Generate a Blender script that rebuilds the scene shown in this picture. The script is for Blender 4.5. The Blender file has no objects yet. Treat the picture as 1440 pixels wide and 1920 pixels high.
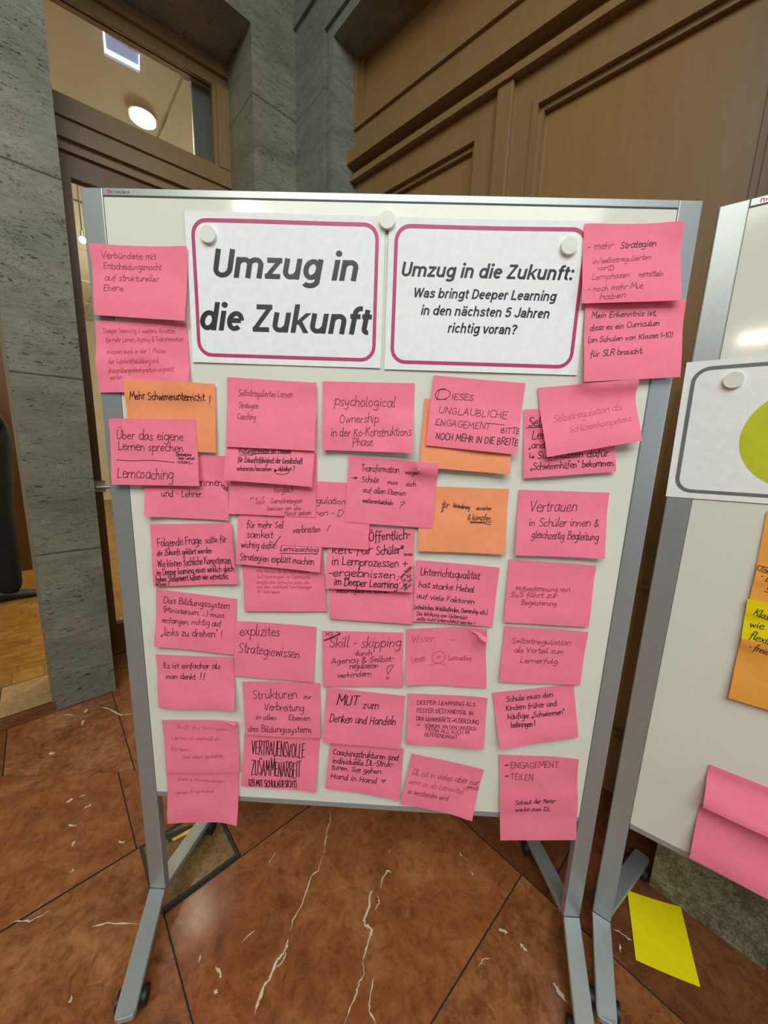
import bpy, bmesh, math, random
from mathutils import Vector, Matrix
from mathutils.kdtree import KDTree

# ------------------------------------------------------------------ camera, world, lights, exposure
C = bpy.context.scene.collection
SC = bpy.context.scene
F_PX, YAW, PITCH, ROLL = 680.0, -0.024473592, 0.181631734, 0.038283795
CAM = Vector((0.685461, -0.851980, 1.435353))
_f = Vector((math.sin(YAW)*math.cos(PITCH), math.cos(YAW)*math.cos(PITCH), -math.sin(PITCH)))
_r = Vector((math.cos(YAW), -math.sin(YAW), 0)); _u = _r.cross(_f)
CR = _r*math.cos(ROLL) + _u*math.sin(ROLL); CU = -_r*math.sin(ROLL) + _u*math.cos(ROLL); CF = _f
cd = bpy.data.cameras.new('camera'); cd.sensor_width = 36; cd.sensor_fit = 'AUTO'; cd.lens = F_PX/1920*36
cd.clip_start = 0.02; cd.clip_end = 100
cam = bpy.data.objects.new('camera', cd); C.objects.link(cam)
cam.matrix_world = Matrix(((CR.x, CU.x, -CF.x, CAM.x), (CR.y, CU.y, -CF.y, CAM.y), (CR.z, CU.z, -CF.z, CAM.z), (0, 0, 0, 1)))
SC.camera = cam
SC.view_settings.view_transform = 'Standard'; SC.view_settings.look = 'None'
SC.view_settings.gamma = 1; SC.view_settings.use_curve_mapping = False
SC.view_settings.exposure = 0.0

w = bpy.data.worlds.new('world'); SC.world = w; w.use_nodes = True
bg = w.node_tree.nodes['Background']; bg.inputs[0].default_value = (0.80, 0.88, 0.86, 1); bg.inputs[1].default_value = 0.10

def light(name, kind, loc, energy, color, target=None, **kw):
    d = bpy.data.lights.new(name, kind); d.energy = energy; d.color = color
    for k, v in kw.items(): setattr(d, k, v)
    o = bpy.data.objects.new(name, d); C.objects.link(o); o.location = loc
    if target is not None: o.rotation_euler = (Vector(target)-Vector(loc)).to_track_quat('-Z', 'Y').to_euler()
    return o
# downlights of the hall (their mirror images are the warm glints on the two boards)
light('hall_downlight', 'SPOT', (-0.95, -3.42, 3.81), 75, (1, .90, .72), (0.6, 0, .9), spot_size=1.5, spot_blend=.6, shadow_soft_size=.03)
light('hall_downlight', 'SPOT', (-1.66, -6.56, 3.30), 16, (1, .88, .68), (0.8, 0, 1), spot_size=1.2, spot_blend=.6, shadow_soft_size=.03)
light('hall_downlight', 'SPOT', (-1.25, -6.12, 3.17), 16, (1, .88, .68), (1, 0, 1), spot_size=1.2, spot_blend=.6, shadow_soft_size=.03)
light('hall_ceiling_light', 'AREA', (0.9, -3.2, 4.6), 185, (.95, 1, .93), (0.7, -0.9, 0), shape='RECTANGLE', size=4.0, size_y=2.5)
light('hall_window', 'AREA', (5.5, -3.0, 2.2), 55, (.72, .86, 1), (0.9, 0, .6), shape='RECTANGLE', size=2.0, size_y=2.4)  # cool area light added from the right; no window is seen there

# ------------------------------------------------------------------ small helpers
def ray(px, py): return CF*F_PX + CR*(px-720) - CU*(py-960)
def hit(px, py, p0, n):
    d = ray(px, py); t = (Vector(p0)-CAM).dot(n)/d.dot(n); return CAM + d*t
def flr(px, py, z=0.0): return hit(px, py, (0, 0, z), Vector((0, 0, 1)))
S2 = math.sqrt(.5); LA = Vector((S2, S2, 0)); LB = Vector((S2, -S2, 0))      # the hall's own axes, 45 degrees to the board
def ab(a, b, z): return LA*a + LB*b + Vector((0, 0, z))
WORLD = {}
def obj(name, bm, mats, parent=None, smooth=False, origin=None):
    """vertices come in world coordinates; one mesh object"""
    bmesh.ops.recalc_face_normals(bm, faces=bm.faces[:])
    if origin is None:
        if parent is not None: origin = WORLD[parent.name]
        else:
            xs = [v.co for v in bm.verts]
            mn = Vector((min(v.x for v in xs), min(v.y for v in xs), min(v.z for v in xs)))
            mx = Vector((max(v.x for v in xs), max(v.y for v in xs), max(v.z for v in xs)))
            origin = Vector(((mn.x+mx.x)/2, (mn.y+mx.y)/2, mn.z))
    for v in bm.verts: v.co -= origin
    me = bpy.data.meshes.new(name); bm.to_mesh(me); bm.free()
    if not isinstance(mats, (list, tuple)): mats = [mats]
    for m in mats: me.materials.append(m)
    if smooth:
        for p in me.polygons: p.use_smooth = True
        me.set_sharp_from_angle(angle=math.radians(40))
    o = bpy.data.objects.new(name, me); C.objects.link(o)
    if parent is not None:
        o.parent = parent
    else: o.location = origin
    WORLD[o.name] = Vector(origin)
    return o
def empty(name, loc):
    o = bpy.data.objects.new(name, None); C.objects.link(o); o.location = loc; o.empty_display_size = .1
    WORLD[o.name] = Vector(loc); return o
def tag(o, label, cat, group=None, kind=None):
    o['label'] = label; o['category'] = cat
    if group: o['group'] = group
    if kind: o['kind'] = kind
    return o
def struct(o, label=None, cat=None):
    o['kind'] = 'structure'
    if label: o['label'] = label; o['category'] = cat
    return o
def hexa(bm, pts, mi=0):
    """8 points: bottom ring of four then top ring of four"""
    v = [bm.verts.new(p) for p in pts]
    for f in ((3, 2, 1, 0), (4, 5, 6, 7), (0, 1, 5, 4), (1, 2, 6, 5), (2, 3, 7, 6), (3, 0, 4, 7)):
        bm.faces.new([v[i] for i in f]).material_index = mi
    return bm
def fr(o, u, v, n):
    """a frame: maps (x, y, z) to o + u x + v y + n z"""
    o, u, v, n = map(Vector, (o, u, v, n))
    return lambda x, y, z: o + u*x + v*y + n*z
def box(bm, m, x0, x1, y0, y1, z0, z1, mi=0):
    return hexa(bm, [m(x0, y0, z0), m(x1, y0, z0), m(x1, y1, z0), m(x0, y1, z0), m(x0, y0, z1), m(x1, y0, z1), m(x1, y1, z1), m(x0, y1, z1)], mi)
def bev(bm, w=.002, seg=2):
    bmesh.ops.bevel(bm, geom=bm.edges[:], offset=w, segments=seg, affect='EDGES', profile=.6); return bm
def B(): return bmesh.new()
WX = fr((0, 0, 0), (1, 0, 0), (0, 1, 0), (0, 0, 1))
def prism(bm, pts, ext, mi=0):
    """polygon pts (3D) extruded by vector ext"""
    a = [bm.verts.new(p) for p in pts]; b = [bm.verts.new(Vector(p)+ext) for p in pts]
    bm.faces.new(a).material_index = mi; bm.faces.new(b[::-1]).material_index = mi
    for i in range(len(a)):
        j = (i+1) % len(a); bm.faces.new((a[i], b[i], b[j], a[j])).material_index = mi
    return bm
def cyl(bm, c, axis, r, h, n=32, r2=None, mi=0):
    c = Vector(c); axis = Vector(axis).normalized(); t = axis.orthogonal().normalized(); s = axis.cross(t)
    r2 = r if r2 is None else r2
    a = [bm.verts.new(c+(t*math.cos(2*math.pi*i/n)+s*math.sin(2*math.pi*i/n))*r) for i in range(n)]
    b = [bm.verts.new(c+axis*h+(t*math.cos(2*math.pi*i/n)+s*math.sin(2*math.pi*i/n))*r2) for i in range(n)]
    bm.faces.new(a[::-1]).material_index = mi; bm.faces.new(b).material_index = mi
    for i in range(n):
        j = (i+1) % n; bm.faces.new((a[i], a[j], b[j], b[i])).material_index = mi
    return bm

# ------------------------------------------------------------------ materials (all procedural)
def nodes(name):
    m = bpy.data.materials.new(name); m.use_nodes = True
    t = m.node_tree; return m, t.nodes, t.links, t.nodes['Principled BSDF']
def ramp(N, stops):
    r = N.new('ShaderNodeValToRGB'); e = r.color_ramp.elements
    e[0].position, e[0].color = stops[0][0], (*stops[0][1], 1); e[1].position, e[1].color = stops[-1][0], (*stops[-1][1], 1)
    for p, c in stops[1:-1]: x = e.new(p); x.color = (*c, 1)
    return r
def noise(N, K, vec, scale, detail=4, rough=.55, dist=0, dim='3D'):
    n = N.new('ShaderNodeTexNoise'); n.noise_dimensions = dim
    n.inputs['Scale'].default_value = scale; n.inputs['Detail'].default_value = detail
    n.inputs['Roughness'].default_value = rough; n.inputs['Distortion'].default_value = dist
    if vec is not None: K.new(vec, n.inputs['Vector'])
    return n
def coords(N, K, scale=(1, 1, 1), rot=(0, 0, 0)):
    g = N.new('ShaderNodeNewGeometry'); mp = N.new('ShaderNodeMapping')
    mp.inputs['Scale'].default_value = scale; mp.inputs['Rotation'].default_value = rot
    K.new(g.outputs['Position'], mp.inputs['Vector']); return mp.outputs['Vector']
def bump(N, K, bs, h, strength=.2, dist=.01):
    b = N.new('ShaderNodeBump'); b.inputs['Strength'].default_value = strength; b.inputs['Distance'].default_value = dist
    K.new(h, b.inputs['Height']); K.new(b.outputs['Normal'], bs.inputs['Normal']); return b
def plain(name, col, rough=.5, metal=0, var=.06, scale=30, bmp=0, spec=.5):
    m, N, K, bs = nodes(name)
    n = noise(N, K, coords(N, K), scale)
    r = ramp(N, [(.3, tuple(c*(1-var) for c in col)), (.7, tuple(min(1, c*(1+var)) for c in col))])
    K.new(n.outputs['Fac'], r.inputs['Fac']); K.new(r.outputs['Color'], bs.inputs['Base Color'])
    bs.inputs['Roughness'].default_value = rough; bs.inputs['Metallic'].default_value = metal
    bs.inputs['Specular IOR Level'].default_value = spec
    if bmp: bump(N, K, bs, n.outputs['Fac'], bmp, .002)
    return m
def emis(name, col, strength):
    m, N, K, bs = nodes(name); bs.inputs['Base Color'].default_value = (*col, 1)
    bs.inputs['Emission Color'].default_value = (*col, 1); bs.inputs['Emission Strength'].default_value = strength; return m
def stone(name, c0, c1, joints=True, pit=1.0):
    m, N, K, bs = nodes(name); v = coords(N, K)
    big = noise(N, K, coords(N, K, (1.2, 1.2, 4)), 1.6, 6, .6, .6)
    r = ramp(N, [(.3, c0), (.7, c1)]); K.new(big.outputs['Fac'], r.inputs['Fac'])
    pits = noise(N, K, coords(N, K, (1, 1, 3.2)), 30, 5, .6, .8)
    mask = noise(N, K, coords(N, K, (1, 1, 3.5)), 4.0, 3, .5)
    pr = ramp(N, [(.335, (0, 0, 0)), (.40, (1, 1, 1))]); K.new(pits.outputs['Fac'], pr.inputs['Fac'])
    mr = ramp(N, [(.44, (1, 1, 1)), (.56, (0, 0, 0))]); K.new(mask.outputs['Fac'], mr.inputs['Fac'])
    mx = N.new('ShaderNodeMath'); mx.operation = 'MAXIMUM'; K.new(pr.outputs['Color'], mx.inputs[0]); K.new(mr.outputs['Color'], mx.inputs[1])
    p2 = noise(N, K, coords(N, K, (1, 1, 2.4)), 95, 3, .6, .6); p2r = ramp(N, [(.33, (.25, .25, .25)), (.40, (1, 1, 1))]); K.new(p2.outputs['Fac'], p2r.inputs['Fac'])
    m2 = noise(N, K, v, 5.5, 3); m2r = ramp(N, [(.46, (1, 1, 1)), (.56, (0, 0, 0))]); K.new(m2.outputs['Fac'], m2r.inputs['Fac'])
    x2 = N.new('ShaderNodeMath'); x2.operation = 'MAXIMUM'; K.new(p2r.outputs['Color'], x2.inputs[0]); K.new(m2r.outputs['Color'], x2.inputs[1])
    n2 = N.new('ShaderNodeMath'); n2.operation = 'MINIMUM'; K.new(mx.outputs[0], n2.inputs[0]); K.new(x2.outputs[0], n2.inputs[1]); h = n2.outputs[0]
    if joints:                                      # courses of blocks
        s = N.new('ShaderNodeSeparateXYZ'); g = N.new('ShaderNodeNewGeometry'); K.new(g.outputs['Position'], s.inputs[0])
        wob = noise(N, K, v, 9, 2); a = N.new('ShaderNodeMath'); a.operation = 'MULTIPLY_ADD'; K.new(wob.outputs['Fac'], a.inputs[0]); a.inputs[1].default_value = .012; K.new(s.outputs['Z'], a.inputs[2])
        md = N.new('ShaderNodeMath'); md.operation = 'PINGPONG'; K.new(a.outputs[0], md.inputs[0]); md.inputs[1].default_value = .425
        jr = ramp(N, [(.0, (0, 0, 0)), (.006, (1, 1, 1))]); K.new(md.outputs[0], jr.inputs['Fac'])
        mn = N.new('ShaderNodeMath'); mn.operation = 'MINIMUM'; K.new(jr.outputs['Color'], mn.inputs[0]); K.new(h, mn.inputs[1]); h = mn.outputs[0]
    mix = N.new('ShaderNodeMixRGB'); mix.blend_type = 'MULTIPLY'; mix.inputs['Fac'].default_value = .82*pit
    K.new(r.outputs['Color'], mix.inputs[1]); K.new(h, mix.inputs[2])
    st = noise(N, K, coords(N, K, (1, 1, 5)), 11, 6, .7, 1.0); sr = ramp(N, [(.3, (.72, .71, .68)), (.5, (1, 1, 1)), (.7, (1.18, 1.18, 1.16))]); K.new(st.outputs['Fac'], sr.inputs['Fac'])
    mix2 = N.new('ShaderNodeMixRGB'); mix2.blend_type = 'MULTIPLY'; mix2.inputs['Fac'].default_value = 1
    K.new(mix.outputs[0], mix2.inputs[1]); K.new(sr.outputs['Color'], mix2.inputs[2]); K.new(mix2.outputs[0], bs.inputs['Base Color'])
    bs.inputs['Roughness'].default_value = .55
    fine = noise(N, K, v, 120, 3); ad = N.new('ShaderNodeMath'); ad.operation = 'MULTIPLY_ADD'
    K.new(fine.outputs['Fac'], ad.inputs[0]); ad.inputs[1].default_value = .25; K.new(h, ad.inputs[2])
    bump(N, K, bs, ad.outputs[0], .5, .006); return m
def rough_stone(name):
    m, N, K, bs = nodes(name); v = coords(N, K)
    a = noise(N, K, v, 9, 5, .65, .8); b = noise(N, K, v, 75, 6, .7, 1.2)
    mx = N.new('ShaderNodeMixRGB'); mx.inputs[0].default_value = .6; K.new(a.outputs['Fac'], mx.inputs[1]); K.new(b.outputs['Fac'], mx.inputs[2])
    r = ramp(N, [(.36, (.055, .058, .032)), (.48, (.17, .165, .10)), (.58, (.36, .34, .24))]); K.new(mx.outputs[0], r.inputs['Fac']); K.new(r.outputs['Color'], bs.inputs['Base Color'])
    bs.inputs['Roughness'].default_value = .6; bump(N, K, bs, b.outputs['Fac'], .6, .01); return m
def marble(name, c0, c1, c2, rough=.16, crack=.75, scale=1.0):
    m, N, K, bs = nodes(name); at = N.new('ShaderNodeAttribute'); at.attribute_name = 'slab'
    def nz(s, d, ro, di):
        n = noise(N, K, coords(N, K), s*scale, d, ro, di, '4D'); K.new(at.outputs['Fac'], n.inputs['W']); return n
    a = nz(4.6, 7, .66, 1.6); r = ramp(N, [(.28, c0), (.5, c1), (.74, c2)]); K.new(a.outputs['Fac'], r.inputs['Fac'])
    b = nz(17, 6, .65, 2.2); br = ramp(N, [(.36, (.62, .58, .56)), (.52, (1, 1, 1)), (.66, (1.22, 1.2, 1.15))]); K.new(b.outputs['Fac'], br.inputs['Fac'])
    mul = N.new('ShaderNodeMixRGB'); mul.blend_type = 'MULTIPLY'; mul.inputs['Fac'].default_value = crack
    K.new(r.outputs['Color'], mul.inputs[1]); K.new(br.outputs['Color'], mul.inputs[2])
    c = nz(6, 5, .7, 3); cr = ramp(N, [(.485, (1, 1, 1)), (.5, (.5, .42, .4)), (.515, (1, 1, 1))]); K.new(c.outputs['Fac'], cr.inputs['Fac'])
    mul2 = N.new('ShaderNodeMixRGB'); mul2.blend_type = 'MULTIPLY'; mul2.inputs['Fac'].default_value = crack*.55
    K.new(mul.outputs[0], mul2.inputs[1]); K.new(cr.outputs['Color'], mul2.inputs[2]); K.new(mul2.outputs[0], bs.inputs['Base Color'])
    bs.inputs['Roughness'].default_value = rough
    bump(N, K, bs, b.outputs['Fac'], .05, .003); return m
def wood(name, c0, c1, rough=.35, axis='z', scale=1.0):
    m, N, K, bs = nodes(name)
    sc = {'z': (9, 9, .5), 'a': (1, 1, 9)}[axis]
    n = noise(N, K, coords(N, K, sc), 6*scale, 5, .6, .4); r = ramp(N, [(.3, c0), (.7, c1)])
    K.new(n.outputs['Fac'], r.inputs['Fac']); K.new(r.outputs['Color'], bs.inputs['Base Color'])
    bs.inputs['Roughness'].default_value = rough; bump(N, K, bs, n.outputs['Fac'], .06, .001); return m
def paper(name, col, trans=.12, wrinkle=.22):
    m, N, K, bs = nodes(name); v = coords(N, K)
    n = noise(N, K, v, 60, 4); r = ramp(N, [(.3, tuple(c*.96 for c in col)), (.7, tuple(min(1, c*1.04) for c in col))])
    K.new(n.outputs['Fac'], r.inputs['Fac']); K.new(r.outputs['Color'], bs.inputs['Base Color'])
    bs.inputs['Roughness'].default_value = .7; bs.inputs['Specular IOR Level'].default_value = .25
    wr = noise(N, K, v, 11, 3, .5, 1.0); bump(N, K, bs, wr.outputs['Fac'], wrinkle, .008); return m

M = {}
M['board'] = plain('white_board_enamel', (.79, .805, .735), .09, 0, .008, 8)
M['alu'] = plain('grey_aluminium', (.42, .46, .47), .38, .55, .03, 60)
M['alu_edge'] = plain('dark_profile_gap', (.10, .10, .10), .5, .3)
M['black'] = plain('black_rubber', (.012, .012, .015), .5)
M['pink'] = paper('pink_paper', (.98, .232, .35))
M['pink_b'] = M['pink']
M['orange'] = paper('orange_paper', (.96, .345, .165))
M['amber'] = paper('amber_paper', (.90, .40, .07))
M['yellow'] = paper('yellow_paper', (.90, .73, .0))
M['white'] = paper('white_paper', (.90, .93, .95), .1, .06)
M['magenta'] = plain('magenta_print', (.52, .045, .17), .45)
M['grey_print'] = plain('grey_print', (.16, .17, .18), .5)
M['lime'] = plain('yellow_green_print', (.58, .62, .02), .45)
M['print'] = plain('black_print', (.020, .020, .022), .36)
M['ink'] = plain('black_pen_ink', (.035, .008, .014), .6)
M['ink_thin'] = plain('fine_pen_ink', (.13, .016, .035), .6)
M['ink_soft'] = plain('pencil_grey_ink', (.33, .045, .085), .6)
M['ink_faint'] = plain('faint_pencil_ink', (.58, .085, .145), .6)
M['ink_dark'] = plain('dark_pen_ink', (.03, .02, .02), .6)
M['magnet'] = plain('white_plastic', (.78, .79, .74), .35, 0, .02)
M['stone'] = stone('grey_travertine', (.165, .163, .125), (.275, .268, .212))
M['stone_smooth'] = stone('grey_dressed_stone', (.165, .178, .160), (.240, .250, .215), True, .45)
M['granite'] = rough_stone('green_grey_rough_stone')
M['wood'] = wood('brown_oak', (.265, .150, .054), (.300, .172, .064))
M['wood_frame'] = wood('brown_oak_frame', (.225, .138, .056), (.265, .162, .068))
M['wood_door'] = wood('red_brown_door_wood', (.150, .064, .016), (.185, .080, .021))
M['parquet'] = marble('oak_parquet', (.20, .088, .016), (.30, .145, .030), (.40, .215, .055), .25, .35, .45)
M['thresh'] = marble('beige_threshold_stone', (.30, .20, .09), (.38, .25, .11), (.45, .32, .16), .4, .9, 3)
M['plaster'] = plain('beige_plaster', (.60, .55, .40), .7, 0, .05, 3)
M['ceil'] = plain('ceiling_plaster', (.66, .63, .53), .8, 0, .05, 3)
M['marble'] = marble('red_brown_marble', (.185, .054, .018), (.30, .100, .033), (.42, .180, .070))
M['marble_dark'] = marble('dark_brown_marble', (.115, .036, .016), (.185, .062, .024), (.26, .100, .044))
M['marble_vein'] = marble('veined_brown_marble', (.17, .054, .018), (.30, .112, .040), (.46, .215, .095), .16, .95)
M['emperador'] = marble('olive_brown_marble', (.13, .075, .025), (.22, .13, .05), (.30, .19, .085), .2, 1, 2)
M['grout'] = plain('dark_joint', (.035, .028, .025), .6)
M['vein'] = plain('white_calcite', (.66, .60, .46), .3, 0, .15, 60)
M['brass'] = plain('brass', (.80, .55, .20), .25, 1)
M['steel'] = plain('door_steel', (.62, .60, .52), .3, 1)
M['glass'], N_, K_, b_ = nodes('clear_glass'); b_.inputs['Base Color'].default_value = (.96, .98, .96, 1)
b_.inputs['Transmission Weight'].default_value = 1; b_.inputs['Roughness'].default_value = .0; b_.inputs['IOR'].default_value = 1.08
M['lamp'] = emis('lamp_diffuser', (1, .93, .66), 22)
M['sign_glow'] = emis('sign_edge_light', (.72, .78, 1), 1.6)
M['sign_face'] = emis('sign_face_light', (.36, .40, .62), .55)
M['cloth'] = plain('black_cloth', (.004, .0035, .003), .8, 0, .3, 40, .3)
M['skin'] = plain('skin', (.52, .30, .20), .5); M['hair'] = plain('dark_hair', (.03, .02, .012), .6)
M['trim'] = plain('brown_grey_trim', (.22, .18, .12), .6)
M['dark_panel'] = plain('grey_panel', (.10, .105, .095), .5)

# ------------------------------------------------------------------ floor (marble slabs in the hall's 45-degree grid, joints, white veins)
def floor_build():
    bm = B(); lay = bm.faces.layers.float.new('slab')
    mats = [M['grout'], M['marble'], M['marble_dark'], M['marble_vein'], M['vein'], M['parquet'], M['thresh']]
    def q(pts, mi, s=0.0):
        f = bm.faces.new([bm.verts.new(p) for p in pts]); f.material_index = mi; f[lay] = s
    g = .0022
    q([ab(-6, -1.72, -.004), ab(6, -1.72, -.004), ab(6, 6, -.004), ab(-6, 6, -.004)], 0)
    def slab(a0, a1, b0, b1, mi, s): q([ab(a0+g, b0+g, 0), ab(a1-g, b0+g, 0), ab(a1-g, b1-g, 0), ab(a0+g, b1-g, 0)], mi, s)
    slab(.025, .955, .030, .718, 1, 0)
    slab(.025, .955, .718, 1.55, 3, 2.3); slab(.025, .955, 1.55, 3.5, 1, 3.1)
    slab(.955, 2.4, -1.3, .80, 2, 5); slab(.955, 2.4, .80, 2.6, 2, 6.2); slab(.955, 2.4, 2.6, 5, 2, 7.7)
    slab(.262, .955, -.60, .030, 1, 8.4); slab(.055, .955, -1.70, -.60, 1, 9.9)
    q([ab(0+g, -.645+g, 0), ab(.055, -.603, 0), ab(.262-g, -.603, 0), ab(.262-g, -.238-g, 0), ab(0+g, -.238-g, 0)], 1, 11); slab(-.905, .025, -.236, .86, 3, 12.6); slab(-.905, .025, .86, 2.0, 1, 13)
    slab(.005, .262, -.238, .024, 1, 14)
    q([ab(-.36+g, -1.27, 0), ab(.055-g, -1.27, 0), ab(.055-g, -.603, 0), ab(-.36+g, -.93, 0)], 3, 15)
    q([ab(-.36-g, -.935, 0), ab(0-g, -.645, 0), ab(0-g, -.24, 0), ab(-1.3, -.24, 0), ab(-1.3, -.935, 0)], 1, 16.5)
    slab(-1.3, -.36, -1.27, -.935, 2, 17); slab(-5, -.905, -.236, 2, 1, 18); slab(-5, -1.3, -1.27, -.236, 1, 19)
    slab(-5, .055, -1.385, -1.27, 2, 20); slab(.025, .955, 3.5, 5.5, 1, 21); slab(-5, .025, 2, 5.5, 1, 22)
    # stone threshold of the left doorway, parquet beyond it
    for k in range(7): q([ab(-2.2+k*.3+g, -1.705, .001), ab(-2.2+(k+1)*.3-g, -1.705, .001), ab(-2.2+(k+1)*.3-g, -1.388, .001), ab(-2.2+k*.3+g, -1.388, .001)], 6, 30+k)
    q([ab(-5, -9, -.003), ab(4, -9, -.003), ab(4, -1.69, -.003), ab(-5, -1.69, -.003)], 0)
    rnd = random.Random(4)
    b = -1.712
    for k in range(24): q([ab(-2.6+k*.14, b-.14, 0), ab(-2.6+(k+1)*.14-.002, b-.14, 0), ab(-2.6+(k+1)*.14-.002, b, 0), ab(-2.6+k*.14, b, 0)], 5, rnd.random()*40)
    b -= .142
    for row in range(95):
        a = -4.5 - rnd.random()
        while a < 3.5:
            ln = .45+.4*rnd.random(); q([ab(a, b-.074, 0), ab(a+ln-.002, b-.074, 0), ab(a+ln-.002, b, 0), ab(a, b, 0)], 5, rnd.random()*40); a += ln
        b -= .0765
    # calcite veins and flecks, plus one glare spot drawn as a fleck
    def vein_or_glare(pts, wd):
        P3 = [flr(x, y, .0006) for x, y in pts]; n = len(P3); rr = random.Random(len(pts)*7+int(pts[0][0]))
        fine = []
        for i in range(n-1):
            for k in range(4):
                p = P3[i].lerp(P3[i+1], k/4); fine.append(p+Vector((rr.uniform(-1, 1), rr.uniform(-1, 1), 0))*.0022)
        fine.append(P3[-1]); n = len(fine); prev = None
        for i, p in enumerate(fine):
            d = (fine[min(i+1, n-1)]-fine[max(i-1, 0)]).normalized(); s = Vector((-d.y, d.x, 0))
            ww = wd*.72*(.35+.9*rr.random())*(.25+min(1, 6*min(i, n-1-i)/n))*.5
            cur = (bm.verts.new(p+s*ww), bm.verts.new(p-s*ww))
            if prev: f = bm.faces.new((prev[0], cur[0], cur[1], prev[1])); f.material_index = 4; f[lay] = 40
            prev = cur
    vein_or_glare([(619, 1520), (619, 1543), (613, 1555), (611, 1574), (608, 1600)], .004)
    vein_or_glare([(606, 1605), (597, 1633), (584, 1641), (574, 1672), (566, 1699), (549, 1726), (544, 1747)], .0042)
    vein_or_glare([(541, 1760), (537, 1773), (530, 1790), (520, 1799), (508, 1831), (494, 1851), (483, 1884), (478, 1901)], .0085)
    vein_or_glare([(535, 1780), (534, 1795), (524, 1810), (518, 1813)], .003)
    vein_or_glare([(735, 1636), (727, 1633), (716, 1648), (714, 1666)], .0055)
    vein_or_glare([(700, 1670), (695, 1672), (692, 1699), (683, 1726), (686, 1735), (697, 1742), (689, 1773), (681, 1800)], .0075)
    vein_or_glare([(681, 1800), (682, 1827), (673, 1843), (669, 1862), (656, 1889), (646, 1920)], .0045)
    vein_or_glare([(701, 1831), (693, 1870), (693, 1897), (705, 1920)], .004)
    vein_or_glare([(708, 1678), (711, 1692), (703, 1707)], .0035); vein_or_glare([(730, 1592), (731, 1600)], .003)
    vein_or_glare([(181, 1324), (205, 1329), (228, 1341), (248, 1338)], .009); vein_or_glare([(118, 1340), (136, 1341)], .007)
    vein_or_glare([(163, 1329), (158, 1337)], .014); vein_or_glare([(156, 1350), (154, 1360)], .012); vein_or_glare([(92, 1412), (102, 1413)], .016)  # last mark is floor glare put in as a pale fleck
    vein_or_glare([(124, 1504), (137, 1497)], .011); vein_or_glare([(148, 1495), (161, 1489)], .006); vein_or_glare([(158, 1515), (171, 1509)], .008)
    vein_or_glare([(129, 1545), (135, 1549), (143, 1546)], .007); vein_or_glare([(134, 1587), (140, 1577)], .012); vein_or_glare([(222, 1576), (229, 1580), (235, 1577)], .007)
    vein_or_glare([(131, 1637), (138, 1630), (141, 1627)], .008); vein_or_glare([(25, 1728), (58, 1727), (94, 1706)], .005); vein_or_glare([(170, 1738), (200, 1731), (262, 1733)], .0045)
    vein_or_glare([(373, 1803), (376, 1790)], .007); vein_or_glare([(405, 1812), (410, 1822), (415, 1833)], .008); vein_or_glare([(402, 1858), (408, 1862)], .010)
    vein_or_glare([(935, 1743), (944, 1745), (953, 1750)], .010); vein_or_glare([(976, 1768), (982, 1776), (989, 1784)], .009); vein_or_glare([(1038, 1843), (1047, 1858), (1062, 1878)], .010)
    vein_or_glare([(918, 1795), (905, 1800), (897, 1815)], .003); vein_or_glare([(883, 1633), (888, 1641)], .006); vein_or_glare([(862, 1598), (867, 1606)], .005)
    vein_or_glare([(1150, 1742), (1170, 1752), (1178, 1760), (1186, 1764)], .004); vein_or_glare([(1163, 1770), (1164, 1786)], .006)
    vein_or_glare([(515, 1598), (504, 1620)], .003); vein_or_glare([(478, 1744), (452, 1768)], .003); vein_or_glare([(134, 1866), (132, 1880)], .007)
    return obj('floor', bm, mats, origin=Vector((0, 0, 0)))
struct(floor_build())

# ------------------------------------------------------------------ stone walls (left wall with its two doorways, right wall, both at 45 degrees to the board)
AB = lambda a, b, z: ab(a, b, z)
ZT = 5.2
bm = B()
box(bm, AB, -.178, .075, -1.685, -1.285, 0, ZT)                 # pillar between the doorways
box(bm, AB, .975, 1.70, -1.90, -1.285, 0, ZT)                    # wall right of the glass door
box(bm, AB, .075, .975, -1.685, -1.285, 3.72, ZT)                # lintel over the glass door
box(bm, AB, -1.9, -.178, -1.685, -1.285, 3.72, ZT); box(bm, AB, -3.5, -1.9, -1.685, -1.285, 0, ZT)
struct(obj('wall_left', bm, M['stone'], origin=Vector((0, 0, 0))))
bm = B()
box(bm, AB, 1.254, 1.80, -1.283, -1.00, 0, ZT)                   # stone beside the wood door
box(bm, AB, 1.254, 1.9, -1.0, 3.5, 3.70, ZT)                     # lintel
struct(obj('wall_right', bm, M['stone_smooth'], origin=Vector((0, 0, 0))))
bm = B()                                                         # moulded door surround: stepped stone fillets
for (b0, b1, a0), (z0, z1) in zip(((-1.0, -.965, 1.246), (-.965, -.935, 1.262), (-.935, -.905, 1.254), (-.905, -.87, 1.240)), ((3.66, 3.70), (3.63, 3.66), (3.60, 3.63), (3.565, 3.60))):
    box(bm, AB, a0, 1.52, b0, b1, 0, z1); box(bm, AB, a0, 1.52, b1, 1.30, z0, z1)
struct(obj('trim_1', bm, M['stone_smooth'], origin=Vector((0, 0, 0))))
bm = B(); box(bm, AB, 1.236, 1.30, -1.284, 3, 3.86, 3.93); struct(obj('trim_2', bm, M['stone_smooth'], origin=Vector((0, 0, 0))))
bm = B(); box(bm, AB, 1.254, 1.75, 1.024, 1.30, 0, 3.7)
struct(obj('wall_near', bm, M['granite'], origin=Vector((0, 0, 0))))
bm = B(); box(bm, AB, -3.5, 1.8, -1.285, 3, 5.2, 5.3); struct(obj('ceiling', bm, M['stone_smooth'], origin=Vector((0, 0, 0))))
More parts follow.
